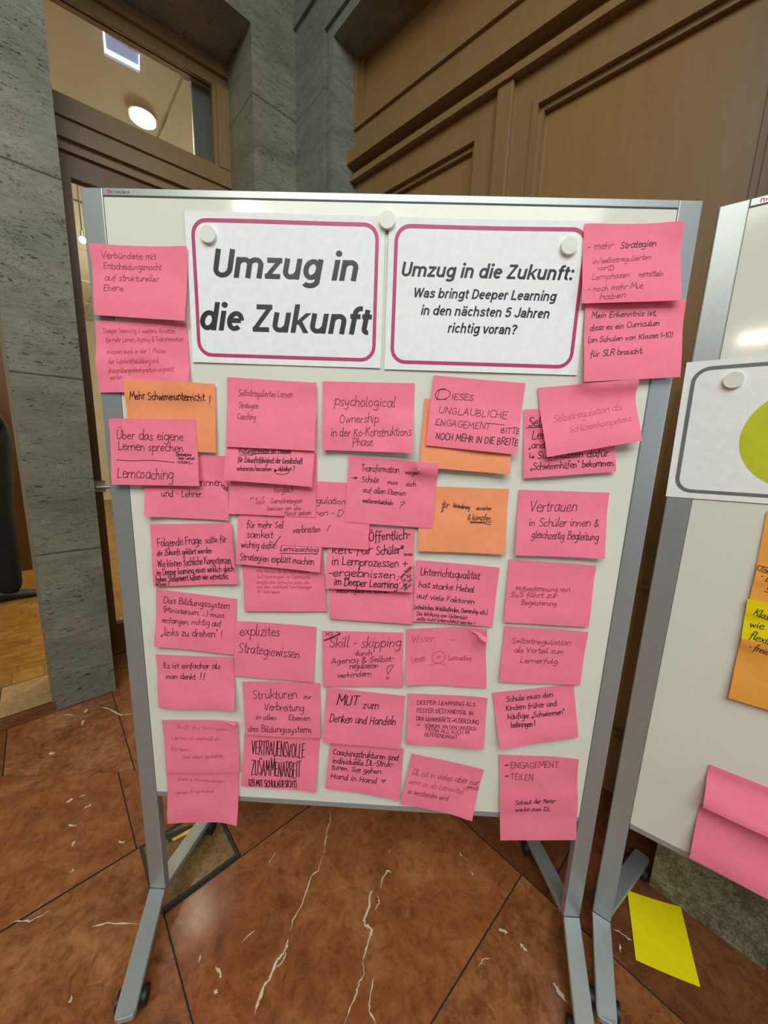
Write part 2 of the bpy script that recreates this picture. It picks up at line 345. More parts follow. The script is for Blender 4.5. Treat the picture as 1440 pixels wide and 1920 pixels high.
bm = B(); box(bm, AB, -.194, -.178, -1.41, -1.375, 0, 3.72); struct(obj('trim_3', bm, M['trim'], origin=Vector((0, 0, 0))))

# wood double door in the right wall, in its own plane (turned a few degrees in the reveal)
KW = .08; nW = (LA - LB*KW).normalized(); uW = (LB + LA*KW).normalized(); oW = LA*1.45 - LB*.88
WD = fr(oW, uW, Vector((0, 0, 1)), -nW)                          # x to the right, y up, z towards the hall
door = empty('door_2', oW + uW*.9); struct(door)
def panel_frame(bm, x0, x1, y0, y1, wdt, d0, d1):
    box(bm, WD, x0, x0+wdt, y0, y1, d0, d1); box(bm, WD, x1-wdt, x1, y0, y1, d0, d1)
    box(bm, WD, x0+wdt, x1-wdt, y0, y0+wdt, d0, d1); box(bm, WD, x0+wdt, x1-wdt, y1-wdt, y1, d0, d1)
def leaf(x0, x1, stile_l, stile_r):
    bm = B(); y1 = 2.945
    box(bm, WD, x0, x0+stile_l, .0, y1, 0, .045); box(bm, WD, x1-stile_r, x1, .0, y1, 0, .045)
    box(bm, WD, x0+stile_l, x1-stile_r, 2.835, y1, 0, .045); box(bm, WD, x0+stile_l, x1-stile_r, 0, .24, 0, .045); box(bm, WD, x0+stile_l, x1-stile_r, .95, 1.06, 0, .045)
    lf = obj('door_leaf', bm, M['wood_frame'], door)
    for ya, yb in ((1.06, 2.835), (.24, .95)):
        bm = B(); xa, xb = x0+stile_l, x1-stile_r
        panel_frame(bm, xa, xb, ya, yb, .022, .012, .052); panel_frame(bm, xa+.022, xb-.022, ya+.022, yb-.022, .02, .006, .030)
        obj('panel_moulding', bm, M['wood_frame'], lf)
        bm = B(); box(bm, WD, xa, xb, ya, yb, -.01, .008); obj('door_panel', bm, M['wood'], lf)
leaf(-.02, .915, .10, .085); leaf(.985, 1.93, .085, .10)
bm = B(); box(bm, WD, .915, .985, 0, 2.945, 0, .07); bev(bm, .004); obj('astragal', bm, M['wood_frame'], door)
bm = B()
box(bm, WD, -.15, 2.3, 2.945, 2.975, .0, .085); box(bm, WD, -.15, 2.3, 2.975, 3.02, .0, .05); box(bm, WD, -.15, 2.3, 3.02, 3.085, .0, .11); box(bm, WD, -.15, 2.3, 3.085, 3.13, .0, .06)
obj('transom_rail', bm, M['wood_frame'], door)
bm = B(); panel_frame(bm, -.15, 2.05, 3.13, 3.75, .145, 0, .05); panel_frame(bm, -.005, 1.905, 3.275-.06, 3.605, .03, 0, .066); panel_frame(bm, .025, 1.875, 3.275-.03, 3.575, .02, 0, .035)
obj('transom_frame', bm, M['wood_frame'], door)
bm = B(); box(bm, WD, -.15, 2.05, 3.13, 3.75, -.03, .010); obj('transom_panel', bm, M['wood'], door)
bm = B(); box(bm, WD, 1.93, 2.02, 0, 2.945, -.02, .075); box(bm, WD, 2.02, 2.3, 0, 2.945, -.02, .05); obj('door_jamb', bm, M['wood_frame'], door)
bm = B(); box(bm, WD, .93, .945, 1.0, 1.2, .07, .075); cyl(bm, WD(.95, 1.1, .07), -nW, .012, .05); cyl(bm, WD(.95, 1.1, .115), -uW, .009, .12); obj('door_handle', bm, M['brass'], door, True)

# glass door and transom light in the left wall
KL = -.10; uL = (LA + LB*(-KL)).normalized(); nL = (LB - LA*(-KL)).normalized()
oL = LA*.965 - LB*1.685
GD = fr(oL, uL, Vector((0, 0, 1)), nL)                           # x along the wall (0 = right jamb), y up, z towards the hall
gd = empty('door_1', oL - uL*.45); struct(gd)
bm = B(); box(bm, GD, -1.0, -.815, 0, 2.90, -.03, .03); box(bm, GD, -.10, .0, 0, 2.90, -.03, .03)
box(bm, GD, -.815, -.10, 2.79, 2.90, -.03, .03); box(bm, GD, -.815, -.10, 0, .20, -.03, .03)
obj('door_leaf', bm, M['wood_door'], gd)
bm = B(); box(bm, GD, -.815, -.10, .20, 2.79, -.005, .005); obj('glass_pane', bm, M['glass'], gd)
bm = B(); cyl(bm, GD(-.83, 1.12, .03), nL, .011, .05); cyl(bm, GD(-.845, 1.12, .078), uL, .010, .16); box(bm, GD, -.86, -.80, 1.085, 1.155, .03, .036)
obj('door_handle', bm, M['steel'], gd, True)
bm = B(); box(bm, GD, -1.05, .02, 2.90, 2.945, -.05, .05); box(bm, GD, -1.05, .02, 2.945, 3.0, -.05, .075); box(bm, GD, -1.05, .02, 3.0, 3.05, -.05, .045); box(bm, GD, -1.05, .02, 3.05, 3.075, -.05, .06)
obj('door_lintel', bm, M['wood_frame'], gd)
wn = empty('window_1', GD(-.45, 3.075, 0)); struct(wn)
bm = B(); box(bm, GD, -1.05, .02, 3.075, 3.155, -.05, .05); box(bm, GD, -1.05, .02, 3.60, 3.66, -.04, .03); box(bm, GD, -1.05, .02, 3.66, 3.76, -.05, .055)
box(bm, GD, -.055, .02, 3.155, 3.60, -.05, .055); box(bm, GD, -.075, -.055, 3.155, 3.60, -.04, .03); box(bm, GD, -1.05, -.95, 3.155, 3.60, -.05, .05)
obj('window_frame', bm, M['wood_frame'], wn)
bm = B(); box(bm, GD, -.95, -.075, 3.155, 3.60, -.005, .005); obj('glass_pane', bm, M['glass'], wn)

# the lit room beyond the left wall
bm = B()
box(bm, AB, -5, 4, -9.2, -9.0, 0, 3.72); box(bm, AB, 2.6, 2.8, -9, -1.9, 0, 3.72); box(bm, AB, -5.2, -5, -9, -1.69, 0, 3.72)
struct(obj('wall_far', bm, M['plaster'], origin=Vector((0, 0, 0))))
bm = B(); box(bm, AB, -5, 3, -9, -1.70, 3.72, 3.85)
for k in range(5): box(bm, AB, -5, 3, -2.9-k*1.2, -2.87-k*1.2, 3.705, 3.73)
for k in range(7): box(bm, AB, -4.0+k*1.2, -3.97+k*1.2, -9, -1.9, 3.708, 3.73)
co = obj('ceiling_far_room', bm, M['ceil'], origin=Vector((0, 0, 0))); struct(co)
bm = B(); box(bm, GD, -.175, .02, 3.10, 3.62, -.09, -.055); bev(bm, .01); obj('blind_panel', bm, M['dark_panel'], wn)  # dark grey panel behind the right end of the pane
lp = empty('ceiling_lamp', ab(.665, -2.42, 3.72)); tag(lp, 'round glowing ceiling lamp seen through the pane above the glass door', 'lamp')
bm = B(); cyl(bm, ab(.665, -2.42, 3.72), (0, 0, -1), .088, .02, 40); obj('lamp_rim', bm, M['plaster'], lp, True)
bm = B(); cyl(bm, ab(.665, -2.42, 3.70), (0, 0, -1), .078, .006, 40, .07); obj('diffuser', bm, M['lamp'], lp)
light('far_room_lamp', 'AREA', ab(.665, -2.42, 3.68), 26, (1, .90, .62), ab(.665, -2.42, 0), shape='DISK', size=.16)
light('far_room_lamp', 'POINT', ab(-3.4, -5.0, 2.9), 110, (1, .90, .68), shadow_soft_size=.15)  # unseen point light added to brighten the far room and its ceiling
light('far_room_lamp', 'POINT', ab(1.9, -5.0, 2.9), 110, (1, .90, .68), shadow_soft_size=.15)  # second unseen point light, added as fill on the other side
# lit sign panel hanging in that room
q1, q2, q3, q4 = [hit(x, y, LB*-1.95, LB) for x, y in ((192, 55), (261, 95), (262, 133), (196, 99))]
sg = empty('emergency_sign', (q3+q4)/2); tag(sg, 'small bluish white lit sign panel hanging behind the pane above the glass door', 'sign')
bm = B(); prism(bm, [q1, q2, q3, q4], -LB*.02); obj('sign_panel', bm, M['sign_face'], sg)
bm = B(); dn = (q4-q1)*.20; up = (q4-q1)*.09
prism(bm, [q4-dn, q3-dn, q3, q4], LB*.006); prism(bm, [q1, q2, q2+up, q1+up], LB*.006)
dx = (q2-q1)*.05; prism(bm, [q1, q1+dx, q4+dx, q4], LB*.005); prism(bm, [q2-dx*.5, q2, q3, q3-dx*.5], LB*.005)
obj('light_strip', bm, M['sign_glow'], sg)
bm = B(); top = (q1+q2)/2; cyl(bm, Vector((top.x, top.y, top.z)), (0, 0, 1), .006, max(.01, 3.72-top.z), 10); obj('hanging_rod', bm, M['steel'], sg)
pl_ = hit(155, 450, LB*-3.0, LB)  # bulb with socket and cord made up to give the glint on the door
pd = empty('pendant_lamp', pl_); tag(pd, 'tiny bright bulb glinting through the glass door edge beside the top left note', 'lamp')
bm = B(); bmesh.ops.create_uvsphere(bm, u_segments=16, v_segments=12, radius=.024)
for v in bm.verts: v.co += pl_
obj('bulb', bm, M['lamp'], pd, True)
bm = B(); cyl(bm, pl_+Vector((0, 0, .02)), (0, 0, 1), .013, .04, 12); obj('socket', bm, M['steel'], pd, True)
bm = B(); cyl(bm, pl_+Vector((0, 0, .05)), (0, 0, 1), .004, 3.72-pl_.z-.05, 8); obj('cord', bm, M['black'], pd, True)
# open door leaf in the left doorway
d0 = flr(62, 1067); a0 = d0.dot(LA); b0 = d0.dot(LB)
dl = empty('door_3', d0); struct(dl)
bm = B(); box(bm, AB, a0-.11, a0, b0-.05, b0, 0, 2.6); box(bm, AB, a0-.11, a0, b0-.9, b0-.8, 0, 2.6); box(bm, AB, a0-.10, a0-.01, b0-.8, b0-.05, 2.5, 2.6); box(bm, AB, a0-.10, a0-.01, b0-.8, b0-.05, 0, .14)
obj('door_frame', bm, M['wood_door'], dl)
bm = B(); box(bm, AB, a0-.06, a0-.05, b0-.8, b0-.05, .14, 2.5); obj('glass_pane', bm, M['glass'], dl)

# floor box hatch let into the marble
hb = empty('floor_box', ab(.133, -.107, 0)); tag(hb, 'square floor box lid of olive brown marble in a dark metal frame behind left post', 'floor box')
bm = B(); HA = (.006, .261, -.236, .022); t = .011
for r_ in ((HA[0], HA[1], HA[2], HA[2]+t), (HA[0], HA[1], HA[3]-t, HA[3]), (HA[0], HA[0]+t, HA[2]+t, HA[3]-t), (HA[1]-t, HA[1], HA[2]+t, HA[3]-t)):
    box(bm, AB, *r_, -.002, .0035)
obj('frame', bm, M['grout'], hb)
bm = B(); lay = bm.faces.layers.float.new('slab'); box(bm, AB, HA[0]+t, HA[1]-t, HA[2]+t, HA[3]-t, -.002, .002)
obj('lid', bm, M['emperador'], hb)
fp = [flr(*p, .003) for p in ((308, 1566), (318, 1580), (372, 1556), (360, 1547))]
bm = B(); prism(bm, fp, Vector((0, 0, .002))); fl = obj('cable_flap', bm, M['black'], hb)
bp = [flr(*p, .0055) for p in ((322, 1573), (324, 1578), (362, 1559), (360, 1552))]
bm = B(); prism(bm, bp, Vector((0, 0, .001))); obj('brass_slot', bm, M['brass'], fl)

# ------------------------------------------------------------------ mobile whiteboards
H, HB = 1.945, .428
def whiteboard(o, ang, W, label, front, rear):
    u = Vector((math.cos(ang), math.sin(ang), 0)); n = Vector((math.sin(ang), -math.cos(ang), 0))   # n towards the viewer
    m = fr(o, u, (0, 0, 1), n); pw = .047
    root = empty('mobile_whiteboard', Vector(o)+u*(W/2)); tag(root, label, 'whiteboard', 'mobile whiteboards')
    bm = B(); box(bm, m, pw-.004, W-pw+.004, HB+.012, H-.012, -.018, -.0015); obj('board_surface', bm, M['board'], root)
    for x in (0, W-pw):
        bm = B(); box(bm, m, x, x+pw, .0, H, -.022, 0)
        for v in bm.verts:
            if v.co.z < .01: v.co.z = .079 if (v.co-m(0, 0, -.011)).dot(n) < 0 else .094
        bev(bm, .0025); obj('post', bm, M['alu'], root)
    bm = B(); box(bm, m, pw+.0006, W-pw-.0006, H-.0145, H-.0006, -.02, .0005); bev(bm, .0012); top = obj('top_rail', bm, M['alu'], root)
    bm = B(); box(bm, m, pw+.0006, W-pw-.0006, HB, HB+.0155, -.02, .0005); bev(bm, .0012); obj('bottom_rail', bm, M['alu'], root)
    bm = B(); box(bm, m, pw-.001, W-pw+.001, H-.0158, H-.0145, -.012, -.0005); box(bm, m, pw-.0008, pw+.0004, HB, H, -.012, -.0005); box(bm, m, W-pw-.0004, W-pw+.0008, HB, H, -.012, -.0005)
    obj('profile_gap', bm, M['alu_edge'], root)
    for i, x in enumerate((0, W-pw)):
        for sgn, ln, spl in ((1, front[0], front[1]), (-1, rear[0], rear[1])):
            sp = spl*(1 if i == 0 else -1)
            c = m(x+pw/2, 0, -.011); d = (n*sgn + u*sp).normalized(); s = Vector((-d.y, d.x, 0))
            z0, z1 = (.094, .047); th = .016
            en = c + d*ln; up = Vector((0, 0, 1)); hw = pw/2
            zf = 0 if sgn > 0 else -.022
            sa, sb = m(x+pw, 0, zf), m(x, 0, zf)
            if (sa-sb).dot(s) < 0: sa, sb = sb, sa
            q = Vector((en.x, en.y, 0)); pts = [[None, None, sb+up*z0, sa+up*z0], [None, None, q-s*hw+up*z1, q+s*hw+up*z1]]
            # rounded tip
            bm = B(); outl = [pts[0][3], pts[0][2], pts[1][2]-d*.010, pts[1][2]+s*.003, pts[1][2]+s*.010+d*.002, pts[1][3]-s*.010+d*.002, pts[1][3]-s*.003, pts[1][3]-d*.010]
            prism(bm, outl, -up*th); bev(bm, .0015, 1)
            ft = obj('foot', bm, M['alu'], root)
            bm = B(); e = Vector((en.x, en.y, 0)) - d*.045
            for q in (-.034, .020): cyl(bm, e+s*q+up*.0205, s, .0205, .014, 20)
            box(bm, fr(e+up*.0, d, s, up), -.010, .010, -.024, .024, .014, .030)
            obj('caster', bm, M['black'], ft, True)
    return root, m, top, u, n
W1 = 1.2848
wb1, m1, top1, u1, n1 = whiteboard((0, 0, 0), 0, W1, 'mobile whiteboard covered in pink sticky notes in front of stone doorway', (.245, .26), (.275, .07))
A2 = math.radians(-33); O2 = Vector((1.331, .018, 0))
wb2, m2, top2, u2, n2 = whiteboard(O2, A2, W1, 'second mobile whiteboard at right edge, with grey-framed sign and amber notes', (.205, .16), (.34, .34))
# ------------------------------------------------------------------ pen strokes: a single-stroke alphabet (x-height 4, capitals 7)
GL = {
'a': (4.4, "3.6,3.2 2.6,4 1,3.6 .4,1.8 1.2,.2 2.6,.6 3.6,3;3.6,4 3.5,.8 4.3,.2"), 'b': (4, ".6,7.4 .6,.2;.6,2.8 2,4 3.4,3 3.4,1 2,0 .6,.8"),
'c': (3.6, "3.2,3.3 2,4 .7,3 .6,1.2 1.8,0 3.4,.7"), 'd': (4.4, "3.5,3 2.2,4 .7,3 .6,1 1.8,0 3.4,1.2;3.6,7.4 3.5,.6 4.2,.1"),
'e': (3.8, ".6,2.1 3.2,2.5 2.8,3.8 1.5,3.9 .5,2.4 .8,.6 2,0 3.6,.8"), 'f': (3, "3,6.8 2.1,7.2 1.4,5.8 1.2,0 .9,-1.6;.1,3.7 2.6,4"),
'g': (4.2, "3.4,3.3 2.2,4 .8,3.2 .6,1.4 1.8,.4 3.3,1.4;3.5,4 3.5,-1.2 2.4,-3 .7,-2.4"), 'h': (4, ".6,7.4 .6,0;.6,2.4 1.8,3.9 3.1,3.2 3.2,.1"),
'i': (1.8, ".7,4 .6,.6 1.2,.1;.8,5.6 .9,6"), 'j': (2, "1.2,4 1,-2 .1,-2.8;1.3,5.6 1.4,6"), 'k': (3.7, ".6,7.4 .6,0;3,4 .7,1.8;1.4,2.4 3.4,0"),
'l': (1.9, ".8,7.4 .6,.9 1.1,.1 1.7,.3"), 'm': (5.6, ".5,4 .5,0;.5,2.6 1.6,4 2.5,3.2 2.5,.1;2.5,2.6 3.7,4 4.7,3.2 4.8,.2"), 'n': (4, ".5,4 .6,0;.6,2.6 1.9,4 3.1,3.2 3.3,.2"),
'o': (4, "2,4 .8,3.2 .6,1.2 1.8,0 3.2,.8 3.3,2.8 2.1,4 1.5,3.8"), 'p': (4, ".6,4 .5,-3;.6,2.8 2,4 3.4,3 3.4,1 2,0 .7,.9"), 'q': (4.2, "3.4,3.3 2.2,4 .8,3.2 .6,1.2 1.8,0 3.3,1.2;3.5,4 3.5,-3"),
'r': (2.9, ".5,4 .6,0;.6,2.4 1.4,3.8 2.7,3.8"), 's': (3.2, "2.8,3.5 1.6,4 .7,3.2 1.6,2.1 2.7,1.1 1.9,0 .4,.5"), 't': (2.8, "1.4,6.4 1.2,.9 1.8,.1 2.7,.4;.2,4 2.5,4.2"),
'u': (4.1, ".5,4 .6,.9 1.6,0 3,1.2;3.2,4 3.2,.6 3.9,.1"), 'v': (3.6, ".4,4 1.7,.1;1.7,.1 3.2,4"), 'w': (5, ".4,4 1.3,.1;1.3,.1 2.5,3.4;2.5,3.4 3.5,.1;3.5,.1 4.6,4"),
'x': (3.6, ".4,4 3.2,0;3.2,4 .4,0"), 'y': (3.9, ".5,4 .8,1.4 1.8,.6 3,1.6;3.2,4 2.9,-1.4 1.8,-3 .7,-2.5"), 'z': (3.6, ".5,3.9 3,4;3,4 .5,.1;.5,.1 3.2,.1"),
'A': (5, ".2,0 2.4,7;2.4,7 4.4,0;1.1,2.6 3.7,2.6"), 'B': (4.6, ".7,7 .6,0;.7,6.9 2.6,7 3.4,5.6 2.4,3.8 .8,3.7;2.2,3.8 3.9,3 3.8,1 2.2,0 .6,.1"), 'C': (4.8, "4.2,6 2.8,7 1.2,5.8 .6,3.4 1.4,.8 3,0 4.4,.9"),
'D': (5, ".8,7 .7,0;.4,6.9 2.8,6.9 4.4,5 4.2,1.8 2.4,.1 .5,.1"), 'E': (4.2, ".7,7 .6,0;.7,7 3.6,6.9;.7,3.6 3.1,3.6;.6,.1 3.7,.1"), 'F': (4, ".8,7 .7,0;.6,6.9 3.8,7.1;.8,3.6 3,3.7"),
'G': (5, "4.2,6 2.8,7 1.2,5.8 .6,3.4 1.4,.8 2.8,0 4.3,1 4.3,3;2.8,3 4.6,3"), 'H': (5, ".7,7 .6,0;4.2,7 4.1,0;.7,3.5 4.2,3.6"), 'I': (1.8, ".9,7 .8,0"), 'J': (3.6, "2.8,7 2.7,1.4 1.6,0 .3,1"),
'K': (4.6, ".7,7 .6,0;4,7 .8,3.3;1.6,4.1 4.2,0"), 'L': (4, ".8,7 .6,.1;.6,.1 3.6,.2"), 'M': (6, ".5,0 .9,7;.9,7 2.8,2.4;2.8,2.4 4.7,7;4.7,7 5.3,0"), 'N': (5, ".6,0 .7,7;.7,7 4.1,0;4.1,0 4.2,7"),
'O': (5.2, "2.8,7 1.2,6 .6,3.5 1.2,.9 2.6,0 4.2,1 4.7,3.5 4.1,6 2.6,7 2.2,6.9"), 'P': (4.4, ".7,7 .6,0;.6,6.8 2.6,7 3.8,5.6 2.8,3.7 .8,3.4"), 'Q': (5.2, "2.8,7 1.2,6 .6,3.5 1.2,.9 2.6,0 4.2,1 4.7,3.5 4.1,6 2.6,7;3.2,1.8 4.8,-.4"),
'R': (4.6, ".7,7 .6,0;.6,6.8 2.6,7 3.8,5.6 2.8,3.8 .8,3.5;2,3.6 4.1,0"), 'S': (4.3, "3.8,6.2 2.4,7 1,6 1.2,4.4 3,3.1 3.7,1.6 2.4,0 .4,.8"), 'T': (4.4, ".2,6.9 4.2,7.1;2.2,7 2.1,0"), 'U': (4.9, ".7,7 .6,2 1.6,.1 3.2,.2 4.1,2 4.3,7"),
'V': (4.8, ".4,7 2.2,.1;2.2,.1 4.4,7"), 'W': (6.6, ".4,7 1.7,.1;1.7,.1 3.2,5.6;3.2,5.6 4.6,.1;4.6,.1 6.2,7"), 'X': (4.6, ".4,7 4.2,0;4.2,7 .4,0"), 'Y': (4.6, ".4,7 2.2,3.6;4.2,7 2.2,3.6 2.1,0"), 'Z': (4.6, ".5,6.9 4,7;4,7 .5,.1;.5,.1 4.2,.2"),
'0': (4.2, "2.2,7 .9,5.8 .7,1.4 1.9,0 3.2,1 3.4,5.4 2.3,7"), '1': (2.4, ".4,5.4 1.5,7;1.5,7 1.4,0"), '.': (1.6, ".6,.1 .8,.4"), ',': (1.6, ".9,.5 .5,-1"), '!': (1.9, "1.1,7.4 .8,2;.7,.1 .8,.5"), '?': (3.6, ".5,5.8 1.6,7.2 3,6 2.6,4.4 1.6,3.4 1.6,1.8;1.6,.1 1.7,.5"),
'-': (2.8, ".4,2.8 2.3,2.9"), '_': (6, ".2,0 5.6,.1"), '/': (3, ".3,-.6 2.6,7.6"), '(': (2.2, "1.9,8 .8,5.6 .7,1.6 1.7,-1.2"), ')': (2.2, ".4,8 1.5,5.6 1.5,1.4 .4,-1.2"), ':': (1.6, ".7,.2 .8,.5;.8,3.3 .9,3.6"), '+': (4, "2,4.6 2,.6;.2,2.6 3.8,2.7"),
'*': (3, "1.5,6.6 1.5,3.6;.3,5.8 2.7,4.4;2.7,5.9 .3,4.3"), '&': (4.6, "4.2,0 1.4,4.6 1.6,6.6 2.8,6.4 2.6,4.8 .8,2.4 .9,.5 2.2,0 4,2.4"), '"': (2.4, ".7,7.4 .8,6;1.6,7.4 1.7,6"), '\u201e': (2.4, ".6,.8 .4,-1;1.5,.8 1.3,-1"), '>': (4.4, ".2,2.8 3.8,2.9;2.4,4.2 4,2.9;4,2.9 2.5,1.6"),
'\u21b3': (4.4, ".5,6 .6,2;.6,2 3.4,2;2.6,3.4 4,2;4,2 2.6,.8"), '\u2022': (2.4, ".8,2.6 1.1,2.9 1.3,2.6 1,2.3 .8,2.6"), ' ': (2.6, ""), '\u2665': (4, "2,0 .5,2.4 .8,3.8 2,3 3.2,3.9 3.6,2.4 2,0"), '\u25b6': (3.6, ".5,0 .6,4.4;.6,4.4 3.3,2.3;3.3,2.3 .6,.2;1.1,.8 1.2,3.6;1.8,1.4 1.8,3.2;2.4,1.8 2.4,2.8")}
for u_, b_ in (('\u00e4', 'a'), ('\u00f6', 'o'), ('\u00fc', 'u')): GL[u_] = (GL[b_][0], GL[b_][1]+";1.3,5.5 1.4,5.9;2.7,5.6 2.8,6")
for u_, b_ in (('\u00c4', 'A'), ('\u00d6', 'O'), ('\u00dc', 'U')): GL[u_] = (GL[b_][0], GL[b_][1]+";1.6,8 1.7,8.5;3.2,8.1 3.3,8.6")
GL = {k: (v[0], [[tuple(map(float, p.split(','))) for p in s.split()] for s in v[1].split(';') if s]) for k, v in GL.items()}
def catmull(p, n=4):
    if len(p) < 3: return [(p[0][0]+(p[-1][0]-p[0][0])*i/2, p[0][1]+(p[-1][1]-p[0][1])*i/2) for i in range(3)]
    q = [p[0]]+list(p)+[p[-1]]; out = []
    for i in range(1, len(q)-2):
        for k in range(n):
            t = k/n; a, b, c, d = q[i-1], q[i], q[i+1], q[i+2]
            out.append(tuple(.5*(2*b[j]+(c[j]-a[j])*t+(2*a[j]-5*b[j]+4*c[j]-d[j])*t*t+(3*b[j]-a[j]-3*c[j]+d[j])*t**3) for j in (0, 1)))
    out.append(p[-1]); return out
def strokes(text, rnd, slant=.0, jit=.17):
    """polylines in letter units and the total width"""
    x = 0; out = []
    for ch in text:
        wd, ss = GL.get(ch, GL['-']); dy = rnd.uniform(-.38, .38); sc = rnd.uniform(.90, 1.10)
        for s in ss:
            pts = [(px_*sc+rnd.uniform(-jit, jit), py_*sc+rnd.uniform(-jit, jit)+dy) for px_, py_ in s]
            out.append([(x+a+b*slant, b) for a, b in catmull(pts)])
        x += wd
    return out, x
def ribbon(bm, pts, wd, surf, off=.0004):
    """a pen stroke: flat ribbon laid on the surface surf(x, z, off)"""
    n = len(pts); prev = None
    for i, (x, z) in enumerate(pts):
        a = pts[max(i-1, 0)]; b = pts[min(i+1, n-1)]; dx, dz = b[0]-a[0], b[1]-a[1]; l = math.hypot(dx, dz) or 1e-9
        nx, nz = -dz/l*wd/2, dx/l*wd/2
        if i == 0: x -= dx/l*wd*.4; z -= dz/l*wd*.4
        if i == n-1: x += dx/l*wd*.4; z += dz/l*wd*.4
        cur = (bm.verts.new(surf(x+nx, z+nz, off)), bm.verts.new(surf(x-nx, z-nz, off)))
        if prev: bm.faces.new((prev[0], cur[0], cur[1], prev[1]))
        prev = cur

# ------------------------------------------------------------------ sticky notes
class Plane:
    """a board front: photo point -> (x along the board, z up) at a small distance in front of it"""
    def __init__(s, o, u, n): s.o, s.u, s.n = Vector(o), Vector(u), Vector(n)
    def at(s, px, py, d=0.0):
        p = hit(px, py, s.o+s.n*d, s.n); return ((p-s.o).dot(s.u), p.z)
    def w(s, x, z, d): return s.o + s.u*x + Vector((0, 0, z)) + s.n*d
P1 = Plane((0, 0, 0), u1, n1); P2 = Plane(O2, u2, n2)
NU, NV = 18, 16
PILE = []
def _inside(K, x, z, m=0.006):
    s = 0
    for i in range(4):
        a, b = K[i], K[(i+1) % 4]; ex, ez = b[0]-a[0], b[1]-a[1]; l = math.hypot(ex, ez)
        d = (ex*(z-a[1])-ez*(x-a[0]))/l                # TL TR BR BL runs clockwise: inside is negative
        if d > m: return False
    return True
def note(pl, corners, col, label, texts, layer=1, lift=.006, curl=(0, 0, 0, 0), seed=1, group='sticky notes on the whiteboard', name='sticky_note', cat='sticky note', wrinkle=.0006, glue='top', pxc=True):
    """corners TL TR BR BL as photo points; curl lifts them off the board (metres); layer = order in the pile"""
    lift *= 1.45; wrinkle *= 1.4; rnd = random.Random(seed); base = .0009 + .0008*layer
    ph = [rnd.uniform(0, 6.28) for _ in range(6)]
    lifts = (0, 0, lift, lift*.9)
    cz = [c+l for c, l in zip(curl, lifts)]
    K = [pl.at(*c, base+d) if pxc else c for c, d in zip(corners, cz)]
    def depth(u, v):
        g = max(0, (v-.16)/.84) if glue == 'top' else v
        d = lift*(g*g*(3-2*g))**.9*(1-.10*(1-u))
        for c, (cu, cv) in zip(curl, ((0, 0), (1, 0), (1, 1), (0, 1))):
            if c: r = math.hypot((u-cu)*1.25, v-cv); d += c*max(0, 1-r/.42)**1.7
        d += wrinkle*(math.sin(5*u+4*v+ph[0])+.7*math.sin(9*u-7*v+ph[1])+.5*math.sin(13*v+3*u+ph[2]))*min(1, v*3)
        return base + max(d, 0)
    def bil(u, v):
        t = [K[0][i]+(K[1][i]-K[0][i])*u for i in (0, 1)]; b = [K[3][i]+(K[2][i]-K[3][i])*u for i in (0, 1)]
        return t[0]+(b[0]-t[0])*v, t[1]+(b[1]-t[1])*v
    def inv(x, z):
        u = v = .5
        for _ in range(6):
            X, Z_ = bil(u, v); ex, ez = x-X, z-Z_; h = 1e-3
            Xu, Zu = bil(u+h, v); Xv, Zv = bil(u, v+h)
            a, b, c, d = (Xu-X)/h, (Xv-X)/h, (Zu-Z_)/h, (Zv-Z_)/h; D = a*d-b*c
            u += (ex*d-b*ez)/D; v += (a*ez-ex*c)/D
        return u, v
    own = depth
    G_ = [[own(i/NU, j/NV) for i in range(NU+1)] for j in range(NV+1)]
    below = [q for q in PILE if q[0] is pl and max(c[0] for c in q[1]) > min(c[0] for c in K) and min(c[0] for c in q[1]) < max(c[0] for c in K) and max(c[1] for c in q[1]) > min(c[1] for c in K) and min(c[1] for c in q[1]) < max(c[1] for c in K)]
    if below:
        raw = [[0]*(NU+1) for _ in range(NV+1)]
        for j in range(NV+1):
            for i in range(NU+1):
                x, z = bil(i/NU, j/NV)
                for _, K_, dep_, inv_ in below:
                    if _inside(K_, x, z, .012):
                        uu, vv = inv_(x, z); raw[j][i] = max(raw[j][i], dep_(min(1, max(0, uu)), min(1, max(0, vv)))+.0016)
        cur = [[max(G_[j][i], raw[j][i]) for i in range(NU+1)] for j in range(NV+1)]
        for _ in range(5):
            nw = [[0]*(NU+1) for _ in range(NV+1)]
            for j in range(NV+1):
                for i in range(NU+1):
                    nb = [cur[y][x] for y in range(max(0, j-1), min(NV, j+1)+1) for x in range(max(0, i-1), min(NU, i+1)+1)]
                    nw[j][i] = max(sum(nb)/len(nb), raw[j][i], base*.6)
            cur = nw
        G_ = cur
    def depth(u, v):
        x, y = min(NU-1e-6, max(0, u*NU)), min(NV-1e-6, max(0, v*NV)); i, j = int(x), int(y); x -= i; y -= j
        return (G_[j][i]*(1-x)+G_[j][i+1]*x)*(1-y)+(G_[j+1][i]*(1-x)+G_[j+1][i+1]*x)*y
    PILE.append((pl, [tuple(k) for k in K], depth, inv))
    bm = B(); F, K2 = [], []
    for j in range(NV+1):
        v = j/NV; F.append([]); K2.append([])
        for i in range(NU+1):
            u = i/NU; x, z = bil(u, v); d = depth(u, v)
            F[j].append(bm.verts.new(pl.w(x, z, d))); K2[j].append(bm.verts.new(pl.w(x, z, d-.00035)))
    for j in range(NV):
        for i in range(NU):
            bm.faces.new((F[j][i], F[j+1][i], F[j+1][i+1], F[j][i+1])); bm.faces.new((K2[j][i], K2[j][i+1], K2[j+1][i+1], K2[j+1][i]))
    for j in range(NV):
        bm.faces.new((F[j][0], K2[j][0], K2[j+1][0], F[j+1][0])); bm.faces.new((F[j][NU], F[j+1][NU], K2[j+1][NU], K2[j][NU]))
